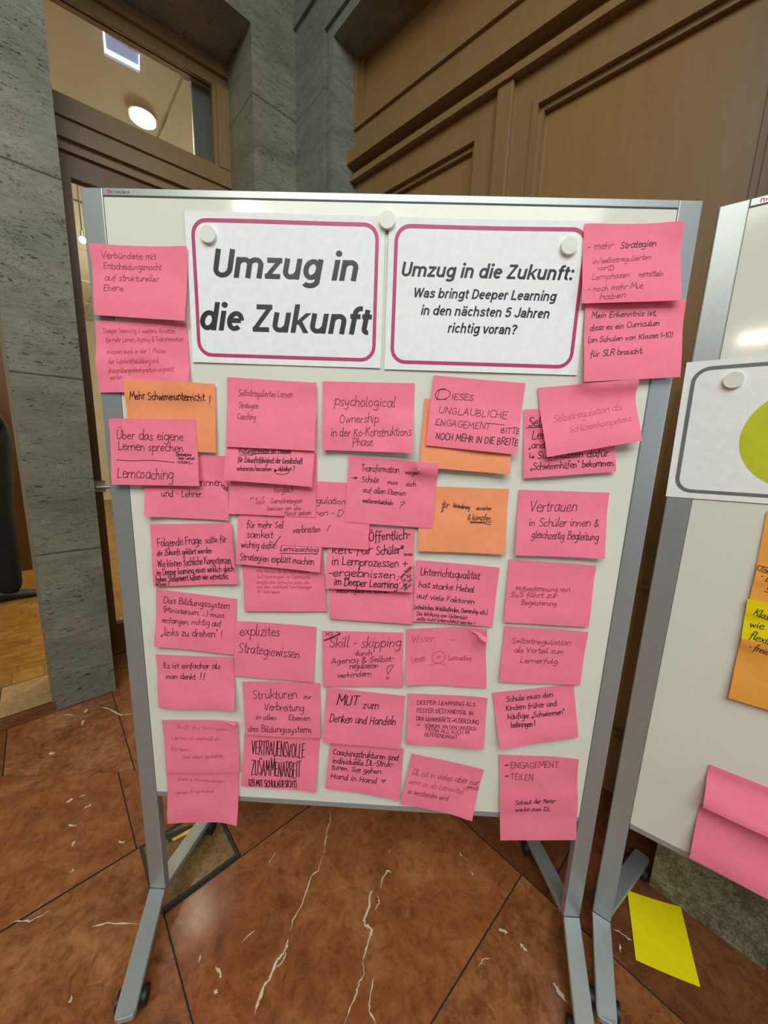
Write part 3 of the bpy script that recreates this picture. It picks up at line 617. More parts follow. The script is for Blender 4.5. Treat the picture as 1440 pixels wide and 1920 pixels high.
    for i in range(NU):
        bm.faces.new((F[0][i], F[0][i+1], K2[0][i+1], K2[0][i])); bm.faces.new((F[NV][i], K2[NV][i], K2[NV][i+1], F[NV][i+1]))
    o = obj(name, bm, col, smooth=True); tag(o, label, cat, group)
    def surf(x, z, off):
        u, v = inv(x, z); u = min(1, max(0, u)); v = min(1, max(0, v)); X, Z_ = bil(u, v); return pl.w(X, Z_, depth(u, v)+off)
    pieces = []
    for t in texts:
        ink = t[0]; bm = B(); pieces.append([ink, bm])
        if t[1] == 'T':                                # ('ink','T', text, x0,y0, x1,y1, cap height px, pen px, slant)
            _, _, s, x0, y0, x1, y1, cap, pen = t[:9]; sl = t[9] if len(t) > 9 else .08
            lay = .5*lift
            p0 = pl.at(x0, y0, base+lay); p1 = pl.at(x1, y1, base+lay); q = pl.at((x0+x1)/2+(y1-y0)*0, (y0+y1)/2-cap, base+lay); mid = ((p0[0]+p1[0])/2, (p0[1]+p1[1])/2)
            hgt = math.hypot(q[0]-mid[0], q[1]-mid[1]); L_ = math.hypot(p1[0]-p0[0], p1[1]-p0[1])
            ex = ((p1[0]-p0[0])/L_, (p1[1]-p0[1])/L_); ey = (-ex[1], ex[0])
            ss, wd = strokes(s, rnd, sl); sx = L_/max(wd, 1); sy = hgt/7
            for pl_ in ss:
                ribbon(bm, [(p0[0]+ex[0]*a*sx+ey[0]*b*sy, p0[1]+ex[1]*a*sx+ey[1]*b*sy) for a, b in pl_], min(pen*.88, .30+.095*cap)*hgt/cap, surf)
        else:                                          # ('ink','L', [(px,py)...], pen px): a drawn line
            pts = [pl.at(a, b, base+.5*lift) for a, b in t[2]]; sc = abs(pl.at(t[2][0][0]+1, t[2][0][1])[0]-pl.at(*t[2][0])[0])
            ribbon(bm, catmull(pts, 5), t[3]*sc, surf)
    # lines of the same pen that lie close together form one piece of handwriting
    grp = []
    for ink, bm in pieces:
        if not bm.verts: bm.free(); continue
        new = [ink, [bm], [v.co.copy() for v in bm.verts][::3]]
        kd = KDTree(len(new[2]))
        for k, c in enumerate(new[2]): kd.insert(c, k)
        kd.balance()
        for g in grp[:]:
            if g[0] == ink and min(kd.find(c)[2] for c in g[2]) < .012:
                new = [ink, g[1]+new[1], g[2]+new[2]]; grp.remove(g)
        grp.append(new)
    for ink, bms, _ in grp:
        bm = B()
        for q in bms:
            t_ = bpy.data.meshes.new('t'); q.to_mesh(t_); bm.from_mesh(t_); bpy.data.meshes.remove(t_); q.free()
        obj('handwriting', bm, M[ink], o)
    return o
IK, IT, IS, IF_ = 'ink', 'ink_thin', 'ink_soft', 'ink_faint'
def T(ink, s, x0, y0, x1, y1, cap, pen=1.5, sl=.08): return (ink, 'T', s, x0, y0, x1, y1, cap, pen, sl)
def Ln(ink, pts, pen=1.5): return (ink, 'L', pts, pen)
PK, OR = M['pink'], M['orange']
TODO = []
N = lambda c, m_, l, t, layer=1, *a, **k: TODO.append((layer, len(TODO), (c, m_, l, t, layer)+a, k))
# left column
N([(162, 453), (348, 459), (346, 601), (176.5, 590)], PK, 'pink sticky note over upper left frame post, faint pencil lines starting Verbündete mit', [T(IS, 'Verbündete mit', 188, 482, 290, 484, 12, 1.3), T(IS, 'Entscheidungsmacht', 192, 502.5, 301, 504.6, 12, 1.3), T(IS, 'auf struktureller', 194.6, 525, 298, 527, 12, 1.3), T(IS, 'Ebene', 194.6, 545, 232, 545, 12, 1.3)], 2, .008, (.012, .010, .004, 0), 1)
N([(177.7, 601), (349.6, 606), (357, 734), (184.6, 736)], PK, 'wrinkled pink sticky note with five faint lines, below the Verbündete note', [T(IF_, 'Deeper learning / weitere Ansätze', 193, 624, 328, 624, 9, 1.1), T(IF_, 'für mehr Lernen, Agency & Transformation', 197.5, 641, 343, 639, 9, 1.1), T(IF_, 'müssen auch in der 1. Phase', 200.6, 663, 309, 662, 9, 1.1), T(IF_, 'der Lehrkräftebildung und', 204, 682, 297.5, 680, 9, 1.1), T(IF_, 'phasenübergreifend praktisch umgesetzt', 204, 699, 326.7, 696, 9, 1.1), T(IF_, 'werden', 207.5, 712, 229, 710, 9, 1.1)], 1, .003, (0, 0, .002, 0), 2, wrinkle=.0016)
N([(229, 710.5), (402.7, 719.6), (404.8, 848.75), (241, 843)], OR, 'orange sticky note reading Mehr Schwimmunterricht at left of board', [T(IK, 'Mehr Schwimmunterricht', 244, 748, 384, 752, 14, 1.7), T(IK, '!', 390, 757, 396, 757, 16, 1.7)], 2, .005, (.009, .003, 0, 0), 3)
N([(203.75, 784.6), (367, 786), (372.5, 911.7), (209.6, 908.75)], M['pink_b'], 'pink sticky note reading Lerncoaching below a pen line, overlapping the orange note', [T(IK, 'Über das eigene', 216, 823, 345, 827, 17, 1.4), T(IK, 'Lernen sprechen', 220, 843, 345, 848, 16, 1.4), Ln(IT, [(219, 862), (250, 864), (285, 863), (328, 867)], 1.3), T(IK, '(Metaebene', 331, 855, 360, 855, 6, 1.1), T(IK, 'beim Lernen', 335, 861, 366, 862, 6, 1.1), T(IK, 'nutzen)_', 334, 868.5, 364, 869, 6, 1.1), T(IK, 'Lerncoaching', 222.5, 895, 328, 899, 20, 1.4)], 3, .010, (0, .003, .004, 0), 4)
N([(264, 851), (423, 855), (430, 976), (269.5, 969)], PK, 'pink sticky note half hidden under the Lerncoaching note, reading und - Lehrer', [T(IK, 'Schwimmlehrerinnen', 286, 909, 416, 911, 14, 1.4), T(IK, 'nen', 414, 912, 428, 924, 10, 1.4), T(IK, 'und - Lehrer', 304, 931, 379, 932, 13, 1.4)], 0, .005, (0, 0, 0, .010), 5)
N([(280.6, 982.8), (435.7, 981), (445.4, 1095.7), (287.8, 1100)], M['pink_b'], 'pink sticky note crowded with writing that begins Folgende Frage sollte', [T(IK, 'Folgende Frage', 294, 1026, 378, 1019, 14, 1.4), T(IK, 'sollte für', 383.6, 1019, 424.6, 1016, 11, 1.3), T(IK, 'die Zukunft geklärt werden', 294, 1042, 397.5, 1037, 10, 1.3), T(IK, 'Wie können fachliche Kompetenzen', 297, 1063, 435.7, 1055, 13, 1.3), T(IK, 'im Deeper learning einen wirklich gleich', 296, 1078, 441, 1069.5, 11, 1.3), T(IK, 'hohen Stellenwert haben wie vernetztes', 294.4, 1090.5, 430, 1084, 11, 1.3), T(IK, 'Wissen ?', 294, 1098, 320, 1097, 7, 1.2)], 1, .006, (0, 0, .004, 0), 6)
N([(292.5, 1104.4), (443.75, 1123), (438, 1228), (287.75, 1213.5)], M['pink_b'], 'tilted pink sticky note reading Das Bildungssystem muss anfangen', [T(IT, 'Das Bildungssystem', 304.4, 1131, 429, 1143, 12, 1.4), T(IT, '(Ministerium, ...) muss', 304.4, 1148, 419.4, 1159, 9, 1.3), T(IT, 'anfangen, richtig auf', 302, 1167.5, 415, 1174.4, 10, 1.3), T(IT, '„links zu drehen" !', 303.75, 1190, 418, 1193, 12, 1.4)], 1, .006, (0, 0, 0, .006), 7)
N([(291.9, 1226.9), (437.25, 1233), (439.4, 1335), (296.9, 1328)], M['pink_b'], 'pink sticky note reading Es ist einfacher als man denkt', [T(IK, 'Es ist einfacher als', 303.75, 1255, 411, 1257, 10, 1.3), T(IK, 'man denkt', 309.4, 1274, 366, 1275, 9, 1.3), T(IK, '!!', 372, 1275, 385, 1275, 11, 2.6)], 1, .009, (0, 0, .006, 0), 8)
N([(303.3, 1350), (443, 1356), (448, 1449.6), (311.8, 1448.7)], M['pink_b'], 'nearly blank pink sticky note with folded top right corner, low at left edge', [T(IF_, 'SuS zu bringen', 328, 1367, 428, 1371, 6, .8), T(IF_, 'Lernen ist wertvoll zu', 321, 1388, 411, 1389, 6, .8), T(IF_, 'fördern', 320, 1407, 356, 1408, 6, .8), T(IF_, 'und selbst gestalten', 343, 1421, 420, 1419, 6, .8)], 2, .006, (0, .012, 0, 0), 9)
N([(311.5, 1441), (447, 1443), (443, 1549.5), (314.5, 1543.6)], M['pink_b'], 'blank-looking pink sticky note hanging past the bottom rail at left', [T(IF_, 'Zeit & Ressourcen', 330, 1466, 420, 1470, 5, .8), T(IF_, 'geben Freiräume', 328, 1490, 400, 1487, 5, .8)], 1, .008, (0, 0, .012, 0), 10)
# second column
N([(425.6, 706.8), (593, 717), (589.7, 845.4), (423.5, 837.6)], PK, 'pink sticky note with grey pen reading Selbstreguliertes Lernen, Strategien, Coaching', [T(IS, 'Selbstreguliertes Lernen', 444.7, 741, 548, 745, 12, 1.3), T(IS, 'Strategien', 445.6, 764, 483.8, 765.5, 11, 1.3), T(IS, 'Coaching', 444.7, 785.5, 480, 787, 12, 1.3)], 3, .010, (0, .008, .003, 0), 11)
N([(426, 775), (594, 787), (584.5, 913.4), (418.3, 900.6)], PK, 'pink sticky note with three lines of thick black pen under the Coaching note', [T(IK, 'Prüfungsformate als Themen', 447.3, 850, 546, 851, 10, 1.7), Ln(IK, [(449, 853), (465, 853), (480, 851), (510, 850), (545, 849)], 1.0), T(IK, 'für Zukunftsfähigkeit der Gesellschaft', 447.3, 866, 568, 869.5, 10, 1.7), T(IK, 'erkennen/einsehen', 446.5, 882, 512, 883, 9, 1.7), T(IK, '▶', 515, 885, 522, 885, 9, 2.2), T(IK, 'abhaken ?', 523, 883, 554, 883, 9, 1.7), Ln(IK, [(520, 888), (533, 889), (543, 886)], 1.2)], 2, .014, (0, 0, .004, .006), 12)
N([(430, 838), (594, 850), (592, 970.4), (429, 963)], M['pink_b'], 'shaded pink sticky note reading Vergleich, second under the Coaching note', [T(IS, 'Vergleich', 512.8, 923, 551.5, 922.6, 10, 1.2, .2), T(IS, 'n', 469, 938, 477, 936, 8, 1.1, .2), T(IS, 'SuS', 479.4, 945, 497, 943, 11, 1.2, .2), T(IS, 'Lernstrategien', 509, 943.5, 567, 942.6, 9, 1.2, .2), T(IS, 'besser an die', 501.7, 956.5, 564.5, 955.6, 7, 1.1, .2), T(IS, 'Hand geben', 533.3, 966, 583.6, 964.3, 8, 1.1, .2)], 1.6, .004, (0, 0, 0, 0), 13)
N([(540, 900), (697, 907), (690, 1031), (527, 1022)], PK, 'pink sticky note ending in verbreiten, partly under the Transformation note', [T(IK, 'Selbstregulation', 540, 942, 647, 946, 12, 1.2, .2), T(IT, 'Lernen - D', 566, 966, 642, 968, 11, 1.2, .2), T(IK, 'verbreiten', 549, 999.5, 602, 997, 12, 1.3, .2), T(IK, '!', 611, 996, 617, 996, 11, 1.3, .2)], 1.1, .007, (0, 0, .003, 0), 14)
N([(447, 942), (608, 952), (599.7, 1073.75), (442, 1057.8)], M['pink_b'], 'pink sticky note reading Strategien explizit machen, with Lerncoaching underlined', [T(IK, 'für mehr Selbst-', 461, 989.4, 552, 992, 12, 1.4), T(IK, 'samkeit', 462, 1008, 512, 1009, 13, 1.4), T(IK, 'wichtig dafür:', 452.5, 1026, 520, 1028, 11, 1.4), T(IK, 'Lerncoaching', 524.7, 1032.5, 597, 1034, 9, 1.4, .25), Ln(IK, [(526.6, 1036.6), (560, 1037), (593, 1037)], 1.3), T(IK, 'Strategien explizit machen', 450.6, 1048.4, 590, 1057, 12, 1.4), Ln(IK, [(515.3, 1020), (525.6, 1006)], 1.4)], .6, .010, (0, 0, .004, 0), 15)
N([(452, 1030), (606, 1035), (612.8, 1147), (458.5, 1146)], M['pink_b'], 'pink sticky note with five very faint lines, below the Strategien explizit machen note', [T(IF_, 'Man könnte die gestaltet werden', 480.6, 1074.5, 580, 1075, 6, .8), T(IF_, 'SuS überzeugen im Community', 481, 1084, 582, 1085, 6, .8), T(IF_, 'empfinden Sprache dazu die', 481, 1094.5, 580, 1095, 6, .8), T(IF_, 'aus dem eventuell Lernlösungen', 481, 1103, 586, 1103, 6, .9), T(IF_, 'die Schule kennen', 482, 1111, 526, 1112, 6, .8)], 0, .005, (0, 0, 0, 0), 16)
N([(442.4, 1163), (592.5, 1176), (587, 1280), (439.4, 1267)], M['pink_b'], 'pink sticky note reading explizites Strategiewissen', [T(IT, 'explizites', 450, 1191, 524, 1194, 18, 1.4, .12), T(IT, 'Strategiewissen', 447, 1222.5, 562, 1234.5, 18, 1.4, .12)], 1, .005, (0, .004, 0, 0), 17)
N([(454.4, 1278), (599.3, 1282), (600, 1384.8), (460, 1378.6)], M['pink_b'], 'pink sticky note reading Strukturen zur Verbreitung', [T(IT, 'Strukturen', 472, 1312, 557, 1311, 16, 1.3), T(IT, 'zur', 568, 1311, 584, 1311, 7, 1.2), T(IT, 'Verbreitung', 495, 1332, 570, 1334, 13, 1.3), T(IT, 'in allen', 479.5, 1348, 519, 1349, 8, 1.3), T(IT, 'Ebenen', 541, 1349, 582, 1350, 9, 1.3), T(IT, 'des Bildungssystems', 466, 1370, 585, 1371.5, 11, 1.3)], 2, .006, (0, .006, 0, 0), 18)
N([(458.4, 1374), (599.8, 1381), (591.3, 1486.5), (451.5, 1474)], M['pink_b'], 'pink sticky note in tall black capitals reading VERTRAUENSVOLLE ZUSAMMENARBEIT', [T(IK, 'VERTRAUENSVOLLE', 471, 1413.6, 571, 1423, 25, 1.6, 0), T(IK, 'ZUSAMMENARBEIT', 472, 1450.3, 564, 1457, 27, 1.6, 0), T(IK, '(ZB MIT SCHULAUFSICHT)', 467.6, 1471, 557, 1475, 12, 1.4, 0)], 1, .006, (0, 0, .003, 0), 19)
# third column
N([(604.8, 714.7), (777.8, 718.6), (773, 849.4), (603.5, 843.6)], PK, 'pink sticky note reading psychological Ownership', [T(IT, 'psychological', 626, 759, 741, 763, 19, 1.4, .12), T(IT, 'Ownership', 636, 793.5, 710, 792, 17, 1.4, .12), T(IT, 'in der Ko-Konstruktions', 621, 818.5, 771, 817, 16, 1.4, .1), T(IT, 'Phase', 661, 837, 700, 835.5, 15, 1.4, .1)], 1, .009, (0, 0, .005, .003), 20, wrinkle=.0012)
N([(654, 855), (821, 868), (811, 991), (646.4, 979)], PK, 'tilted pink sticky note reading Transformation wagen, with a small arrow', [T(IK, 'Transformation', 677, 883, 748, 886.5, 12, 1.3), T(IK, 'wagen', 759, 889, 787, 890, 8, 1.3), T(IK, '>', 657.5, 900, 670, 900.5, 10, 1.6), T(IK, 'Schule', 677.7, 903.5, 710, 905, 11, 1.3), T(IK, 'muss', 726, 908, 746, 908.5, 8, 1.3), T(IK, 'sich', 761, 911, 780, 912.5, 9, 1.3), T(IK, 'auf allen Ebenen', 680, 923, 760, 929.5, 10, 1.3), T(IK, 'weiterentwickeln', 679.4, 942, 737, 947, 9, 1.3), T(IK, '?', 745, 953, 755, 953, 12, 1.4, .3)], 2, .005, (0, 0, 0, .003), 21)
N([(617, 982), (777, 993), (773, 1110.7), (610, 1103.75)], PK, 'pink sticky note in bold pen ending im Deeper Learning, with slanted scribble beside it', [T(IK, 'Öffentlich-', 690, 1016, 770.8, 1011, 17, 1.9), T(IK, 'keit für', 620.8, 1038, 698.6, 1039, 17, 1.9), T(IK, 'Schüler*', 705, 1041, 757, 1038, 15, 1.9), T(IK, 'innen', 757, 1042.6, 774, 1043, 7, 1.6), T(IK, 'in Lernprozessen +', 621.5, 1058.6, 763, 1064, 15, 1.8), T(IK, '-ergebnissen', 615.3, 1078.75, 742, 1083, 14, 1.8), T(IK, 'im Deeper Learning', 627, 1095, 746, 1100.5, 14, 1.8), T(IK, 'Lesung Aufgabe', 751, 1084, 773, 1064, 6, 1.4), T(IK, 'für Abi', 755, 1090, 772, 1078, 6, 1.4), T(IK, 'oder Test', 757, 1099, 773, 1085, 6, 1.4), T(IK, 'sehen', 758, 1105, 773, 1094, 6, 1.4), Ln(IK, [(743, 1087), (747, 1084)], 1.3), Ln(IK, [(748, 1092), (751, 1090)], 1.3), Ln(IK, [(751, 1102), (755, 1099)], 1.3)], .9, .012, (0, .004, .002, 0), 22)
N([(616, 1056), (777, 1060), (773.6, 1170), (618, 1160.7)], M['pink_b'], 'pink sticky note showing only one half covered line, under the Deeper Learning note', [T(IK, 'selbstreguliertes können', 630, 1111, 730, 1113, 9, 1.7)], 0, .006, (0, 0, 0, 0), 23)
N([(603.75, 1182.9), (756, 1186), (754.75, 1288.75), (605.6, 1287)], M['pink_b'], 'pink sticky note reading Skill-skipping with a big open exclamation mark', [T(IT, 'KI', 610, 1193.5, 624, 1193, 7, 1.3), Ln(IT, [(607, 1203), (637, 1190)], 1.3), Ln(IT, [(608, 1201), (638, 1188)], 1.3), Ln(IT, [(631, 1186), (638, 1188), (634, 1192)], 1.3), T(IT, 'Skill - skipping', 616, 1214, 752, 1214, 19, 1.4, .2), T(IT, 'durch', 665, 1229, 697, 1228.5, 9, 1.3, .15), T(IT, 'Agency & Selbst-', 620.6, 1244, 740, 1240, 10, 1.3, .15), T(IT, 'regulation', 655, 1253.5, 709, 1252.5, 9, 1.3, .15), T(IT, 'verhindern', 632, 1269.5, 697, 1267, 9, 1.3, .15), Ln(IT, [(727, 1263), (725.5, 1254), (730, 1249), (738, 1247), (734, 1254), (727, 1263)], 1.2), Ln(IT, [(724.5, 1269), (728, 1269), (727.5, 1272.5), (724.5, 1272), (724.5, 1269)], 1.2)], 1, .003, (0, 0, 0, 0), 24)
N([(612.5, 1288.75), (760, 1305), (749.4, 1405), (604.4, 1393)], M['pink_b'], 'tilted pink sticky note reading MUT zum Denken und Handeln', [T(IK, 'MUT', 630, 1323, 672, 1326, 19, 2.0, .15), T(IK, 'zum', 679.4, 1329.5, 709.4, 1332, 14, 1.5), T(IK, 'Denken und Handeln', 617, 1353, 742, 1359, 14, 1.5, .25)], 1.6, .007, (0, 0, 0, .004), 25)
N([(619, 1392), (757, 1404), (749, 1501), (610, 1477.5)], M['pink_b'], 'pink sticky note reading Coachingstrukturen, Hand in Hand', [T(IK, 'Coachingstrukturen sind', 623, 1417, 747, 1428, 11, 1.4), T(IK, 'individuelle DL-Struk-', 623, 1431, 737, 1440, 10, 1.4), T(IK, 'turen. Sie gehen', 621, 1442, 714.6, 1452, 9, 1.4), T(IK, 'Hand in Hand', 620, 1457, 706, 1468, 9, 1.4), T(IK, '♥', 715, 1467, 724, 1467, 9, 1.4)], 1, .006, (0, .006, 0, 0), 26)
# fourth column
N([(795.6, 747), (963, 757), (955.8, 889.7), (788, 876)], OR, 'blank orange sticky note behind the Engagement note', [], .6, .010, (0, 0, .003, .004), 27)
N([(812.8, 703.6), (986.5, 718), (969, 852.6), (798.4, 835)], PK, 'pink sticky note in capitals reading DIESES UNGLAUBLICHE ENGAGEMENT', [T(IT, 'D', 816, 748, 848, 749, 20, 1.4), T(IT, 'IESES', 847, 748, 889, 750, 11, 1.4), Ln(IT, [(836, 728), (826, 729), (818, 736), (817, 743), (824, 748), (838, 748)], 1.4), T(IT, 'UNGLAUBLICHE', 822, 774, 951, 785, 13, 1.4), T(IT, 'ENGAGEMENT', 815.5, 797, 918, 806, 12, 1.4), Ln(IT, [(912, 794), (930, 795), (945, 797)], 1.3), Ln(IT, [(816, 796), (828, 797)], 1.2), T(IK, 'BITTE', 937, 812, 974, 813.5, 10, 1.5), T(IK, 'NOCH MEHR IN DIE BREITE', 815.5, 823, 969, 836, 12, 1.6)], 2, .012, (0, .007, .002, 0), 28)
N([(789, 911), (954.4, 917), (947, 1039.8), (782.8, 1033)], OR, 'orange sticky note with double underlined word in middle of board', [T(IK, 'für', 828, 952, 842, 952.5, 11, 1.3, .2), Ln(IK, [(836, 944), (832, 952), (828, 961), (832, 957)], 1.2), T(IK, 'Veränderung', 848.5, 951.5, 881.4, 956, 8, 1.3, .2), T(IK, 'einstehen', 893, 956.5, 922, 957, 7, 1.3, .2), T(IK, '& kämpfen', 876, 975, 920, 976, 10, 1.3, .2), Ln(IK, [(882, 978), (900, 979), (921, 979)], 1.3), Ln(IK, [(881, 980), (905, 981), (920, 984)], 1.3)], 1, .007, (0, 0, .002, 0), 29)
N([(780.5, 1049.7), (937.6, 1065), (923.4, 1175.8), (773.7, 1163.6)], M['pink_b'], 'pink sticky note beginning Unterrichtsqualität hat starke Hebel', [T(IK, 'Unterrichtsqualität', 787.4, 1079, 899.7, 1087.5, 14, 1.5), T(IK, 'hat starke Hebel', 784.4, 1101, 889, 1111, 11, 1.5), T(IK, 'auf viele Faktoren', 780.6, 1121, 889, 1132, 9, 1.5), T(IK, '(schulisches Wohlbefinden, Ownership etc.)', 775.5, 1140, 913, 1151.5, 8, 1.3), T(IK, 'Die Wirkung von Unterricht', 780.6, 1151.5, 875, 1160, 7, 1.3), T(IK, 'sollte nicht unterschätzt werden !', 780.6, 1160.5, 890, 1170, 6, 1.3)], .4, .006, (0, .007, 0, 0), 30)
N([(761.5, 1180), (915.6, 1185), (911.9, 1290), (760.6, 1288.75)], M['pink_b'], 'pink sticky note with rolled up top right corner and a faint circled plus', [T(IF_, 'Wissen', 772, 1206, 816, 1203, 14, 1.1, .1), T(IF_, '-', 843, 1203, 857, 1203, 8, 1.2), T(IF_, 'Lernen', 772, 1242, 798, 1239, 12, 1.1), Ln(IF_, [(822, 1222), (813, 1226), (810, 1234), (815, 1242), (825, 1243), (833, 1237), (834, 1228), (828, 1222), (820, 1222)], 1.2), T(IF_, '+', 817, 1236, 826, 1236, 8, 1.2), Ln(IF_, [(806, 1247), (820, 1244), (835, 1246)], 1.1), T(IF_, 'Lerncoaching', 840.6, 1238, 884, 1238, 9, 1.2)], 1, .003, (.003, .030, 0, .014), 31)
N([(764.75, 1300), (914.4, 1309), (906.9, 1406), (761, 1395.6)], M['pink_b'], 'pink sticky note in small capitals reading DEEPER LEARNING ALS FESTER BESTANDTEIL', [T(IT, 'DEEPER LEARNING ALS', 782, 1322.5, 892.5, 1327, 7, 1.3, 0), T(IT, 'FESTER BESTANDTEIL IN', 781, 1336.5, 888, 1343, 7, 1.3, 0), T(IT, 'DER LEHRKRÄFTE-AUSBILDUNG', 780.6, 1351.5, 898, 1358.5, 7, 1.3, 0), T(IT, '>', 780, 1362, 788, 1362, 5, 1.2, 0), T(IT, 'SOWOHL AN DEN UNIVERSI-', 796, 1364, 894, 1368.5, 5.5, 1.3, 0), T(IT, 'TÄTEN ALS AUCH IM', 796.9, 1371.5, 880, 1374.5, 5.5, 1.3, 0), T(IT, 'REFERENDARIAT', 795.6, 1379.5, 857.5, 1381.5, 5.5, 1.3, 0)], 1, .008, (0, .005, .003, 0), 32, wrinkle=.0013)
N([(772.4, 1413), (908, 1445), (886, 1545), (750.7, 1506.4)], M['pink_b'], 'slanting pink sticky note crossing the bottom rail, with a lifted lower right corner', [T(IS, 'DL ist in vielen aber nur', 772, 1454, 897, 1474, 11, 1.0, .2), T(IF_, 'wenn es als Lernmittel', 765, 1468.5, 868, 1489, 10, 1.0, .2), T(IS, 'genutzt', 874, 1478, 900, 1484, 7, 1.0, .2), T(IS, 'so verstanden wird', 763, 1485, 839, 1500, 9, 1.0, .2)], 1, .006, (0, .006, .014, 0), 33)
# fifth column
N([(1094, 421), (1289, 410.5), (1279.8, 561.5), (1090.8, 568.8)], PK, 'pink sticky note at top right with dark rolled corner, beginning mehr Strategien', [T(IS, '- mehr', 1101.7, 468, 1152, 463, 13, 1.4, .2), T(IK, 'Strategien', 1165, 464, 1233, 459, 13, 1.5, .2), T(IS, 'in/selbstregulierten', 1112, 494, 1222, 485, 10, 1.3, .2), T(IS, 'vor', 1119, 506, 1138, 506, 9, 1.3, .1), Ln(IS, [(1146, 497), (1140, 500), (1141, 506), (1147, 507), (1151, 502), (1148, 497), (1145, 499), (1145, 504)], 1.2), T(IS, 'Lernphasen', 1107.6, 526, 1179, 521, 11, 1.3, .2), T(IS, 'vermitteln', 1195, 520, 1242, 518, 11, 1.3, .2), T(IS, '- noch mehr Mut', 1098.7, 549, 1202.6, 542, 11, 1.3, .15), T(IS, 'haben', 1120.5, 563.5, 1170, 560, 11, 1.4, .15)], 2, .010, (0, .014, .005, 0), 34)
N([(1095.7, 563), (1288.7, 561), (1275.9, 706.8), (1094.7, 716)], PK, 'pink sticky note over right frame post, reading Mein Erkenntnis ist', [T(IK, 'Mein Erkenntnis ist,', 1109.6, 595, 1235, 589.5, 11, 1.5, .15), T(IK, 'dass es ein Curriculum', 1107.6, 619, 1240, 608, 11, 1.5, .15), T(IK, '(an Schulen von Klasse 1-10)', 1101.7, 642.5, 1263, 631, 10, 1.5, .15), T(IK, 'für SLR braucht.', 1105, 669.5, 1204.6, 662.5, 11, 1.5, .15)], 1, .010, (0, .005, 0, 0), 35)
N([(982, 768), (1152, 757), (1155, 884.6), (982, 897)], PK, 'pink sticky note in thick pen about Schwimmhilfen, under the tilted faint note', [T(IK, 'Selbst-', 991, 799, 1045, 797, 17, 1.7), Ln(IK, [(988, 802), (1030, 800)], 1.4), T(IK, 'Lernen', 998, 824, 1050, 822, 16, 1.7), T(IK, '„and', 991, 841, 1022, 840, 12, 1.7), T(IK, '↳ SuS müssen dafür', 991, 861, 1140, 855.5, 13, 1.8), T(IK, '„Schwimmhilfen" bekommen.', 993.4, 881, 1151, 872.5, 12, 1.9)], .5, .006, (0, 0, 0, 0), 36)
N([(1008, 727), (1190, 713), (1206, 826.5), (1025.6, 857.4)], PK, 'tilted pink sticky note with two barely visible lines, below the Erkenntnis note', [T(IF_, 'Selbstregulation als', 1038.7, 792, 1169, 767, 13, 1.0, .15), T(IF_, 'Schlüsselkompetenz', 1067, 811, 1183, 789.5, 11, 1.0, .15)], 1.6, .015, (0, 0, .006, .003), 37)
N([(973, 918), (1143, 923.6), (1134, 1048), (965.6, 1041)], PK, 'pink sticky note reading Vertrauen in Schüler innen', [T(IK, 'Vertrauen', 993.7, 960, 1083.7, 960, 22, 1.4, .15), T(IK, 'in Schüler innen &', 991, 986, 1123, 987.5, 14, 1.4, .15), T(IK, 'gleichzeitig Begleitung', 994.7, 1007.5, 1121, 1013, 14, 1.4, .15)], 1, .009, (0, 0, .003, 0), 38)
N([(954.3, 1048.7), (1118.7, 1061), (1104.6, 1176.4), (945, 1166.6)], M['pink_b'], 'pink sticky note in brownish round script ending Begeisterung', [T(IS, 'Mitbestimmung von', 966.8, 1108, 1069, 1110, 9, 1.3), T(IS, 'SuS führt zur', 957, 1119, 1045, 1121, 9, 1.3), T(IS, 'Begeisterung', 977.4, 1133.5, 1043, 1135, 9, 1.3)], 1, .006, (0, .004, .002, 0), 39)
N([(946, 1173.5), (1104.6, 1186), (1087.7, 1285), (936, 1279)], M['pink_b'], 'shaded pink sticky note reading Selbstregulation als Vorteil zum Lernerfolg', [T(IS, 'Selbstregulation', 959, 1206, 1072, 1210, 9, 1.4), T(IS, 'als Vorteil zum', 964, 1223.5, 1057.4, 1225.5, 9, 1.4), T(IS, 'Lernerfolg', 974.6, 1242, 1045, 1244, 9, 1.4)], 1, .004, (0, .006, 0, 0), 40)
N([(923, 1299), (1076, 1283), (1084.8, 1383.5), (938, 1405.5)], M['pink_b'], 'tilted pink sticky note reading Schule muss den Kindern', [T(IK, 'Schule muss den', 950.5, 1319.5, 1039, 1309, 10, 1.3), T(IK, 'Kindern früher und', 949.5, 1335, 1045, 1325, 9, 1.3), T(IK, 'häufiger „Schwimmen"', 952.4, 1349.5, 1059, 1339.5, 9, 1.3), T(IK, 'beibringen !', 958, 1364, 1003.4, 1359.5, 9, 1.3)], .4, .009, (0, 0, 0, .005), 41)
N([(935, 1415), (1085.5, 1424), (1083, 1518), (938, 1512)], M['pink_b'], 'pink sticky note reading ENGAGEMENT and TEILEN near lower right post', [T(IS, '*', 945, 1443, 954, 1443, 10, 1.3), T(IS, 'ENGAGEMENT', 957, 1442, 1048, 1440, 11, 1.3, 0), T(IS, '*', 945, 1463, 954, 1463, 10, 1.3), T(IS, 'TEILEN', 957, 1462, 1000, 1463, 11, 1.3, 0)], 1, .003, (0, .006, 0, 0), 42)
N([(936, 1486), (1084, 1494), (1080, 1575), (938.5, 1577.5)], M['pink_b'], 'pink sticky note hanging past the bottom rail, under the word TEILEN', [T(IK, 'Schaut der Netz-', 965.6, 1508, 1043, 1505, 8, 1.2), T(IK, 'werke zum DL', 965.6, 1521, 1032, 1521, 8, 1.2)], 2, .006, (0, .004, 0, .002), 43)

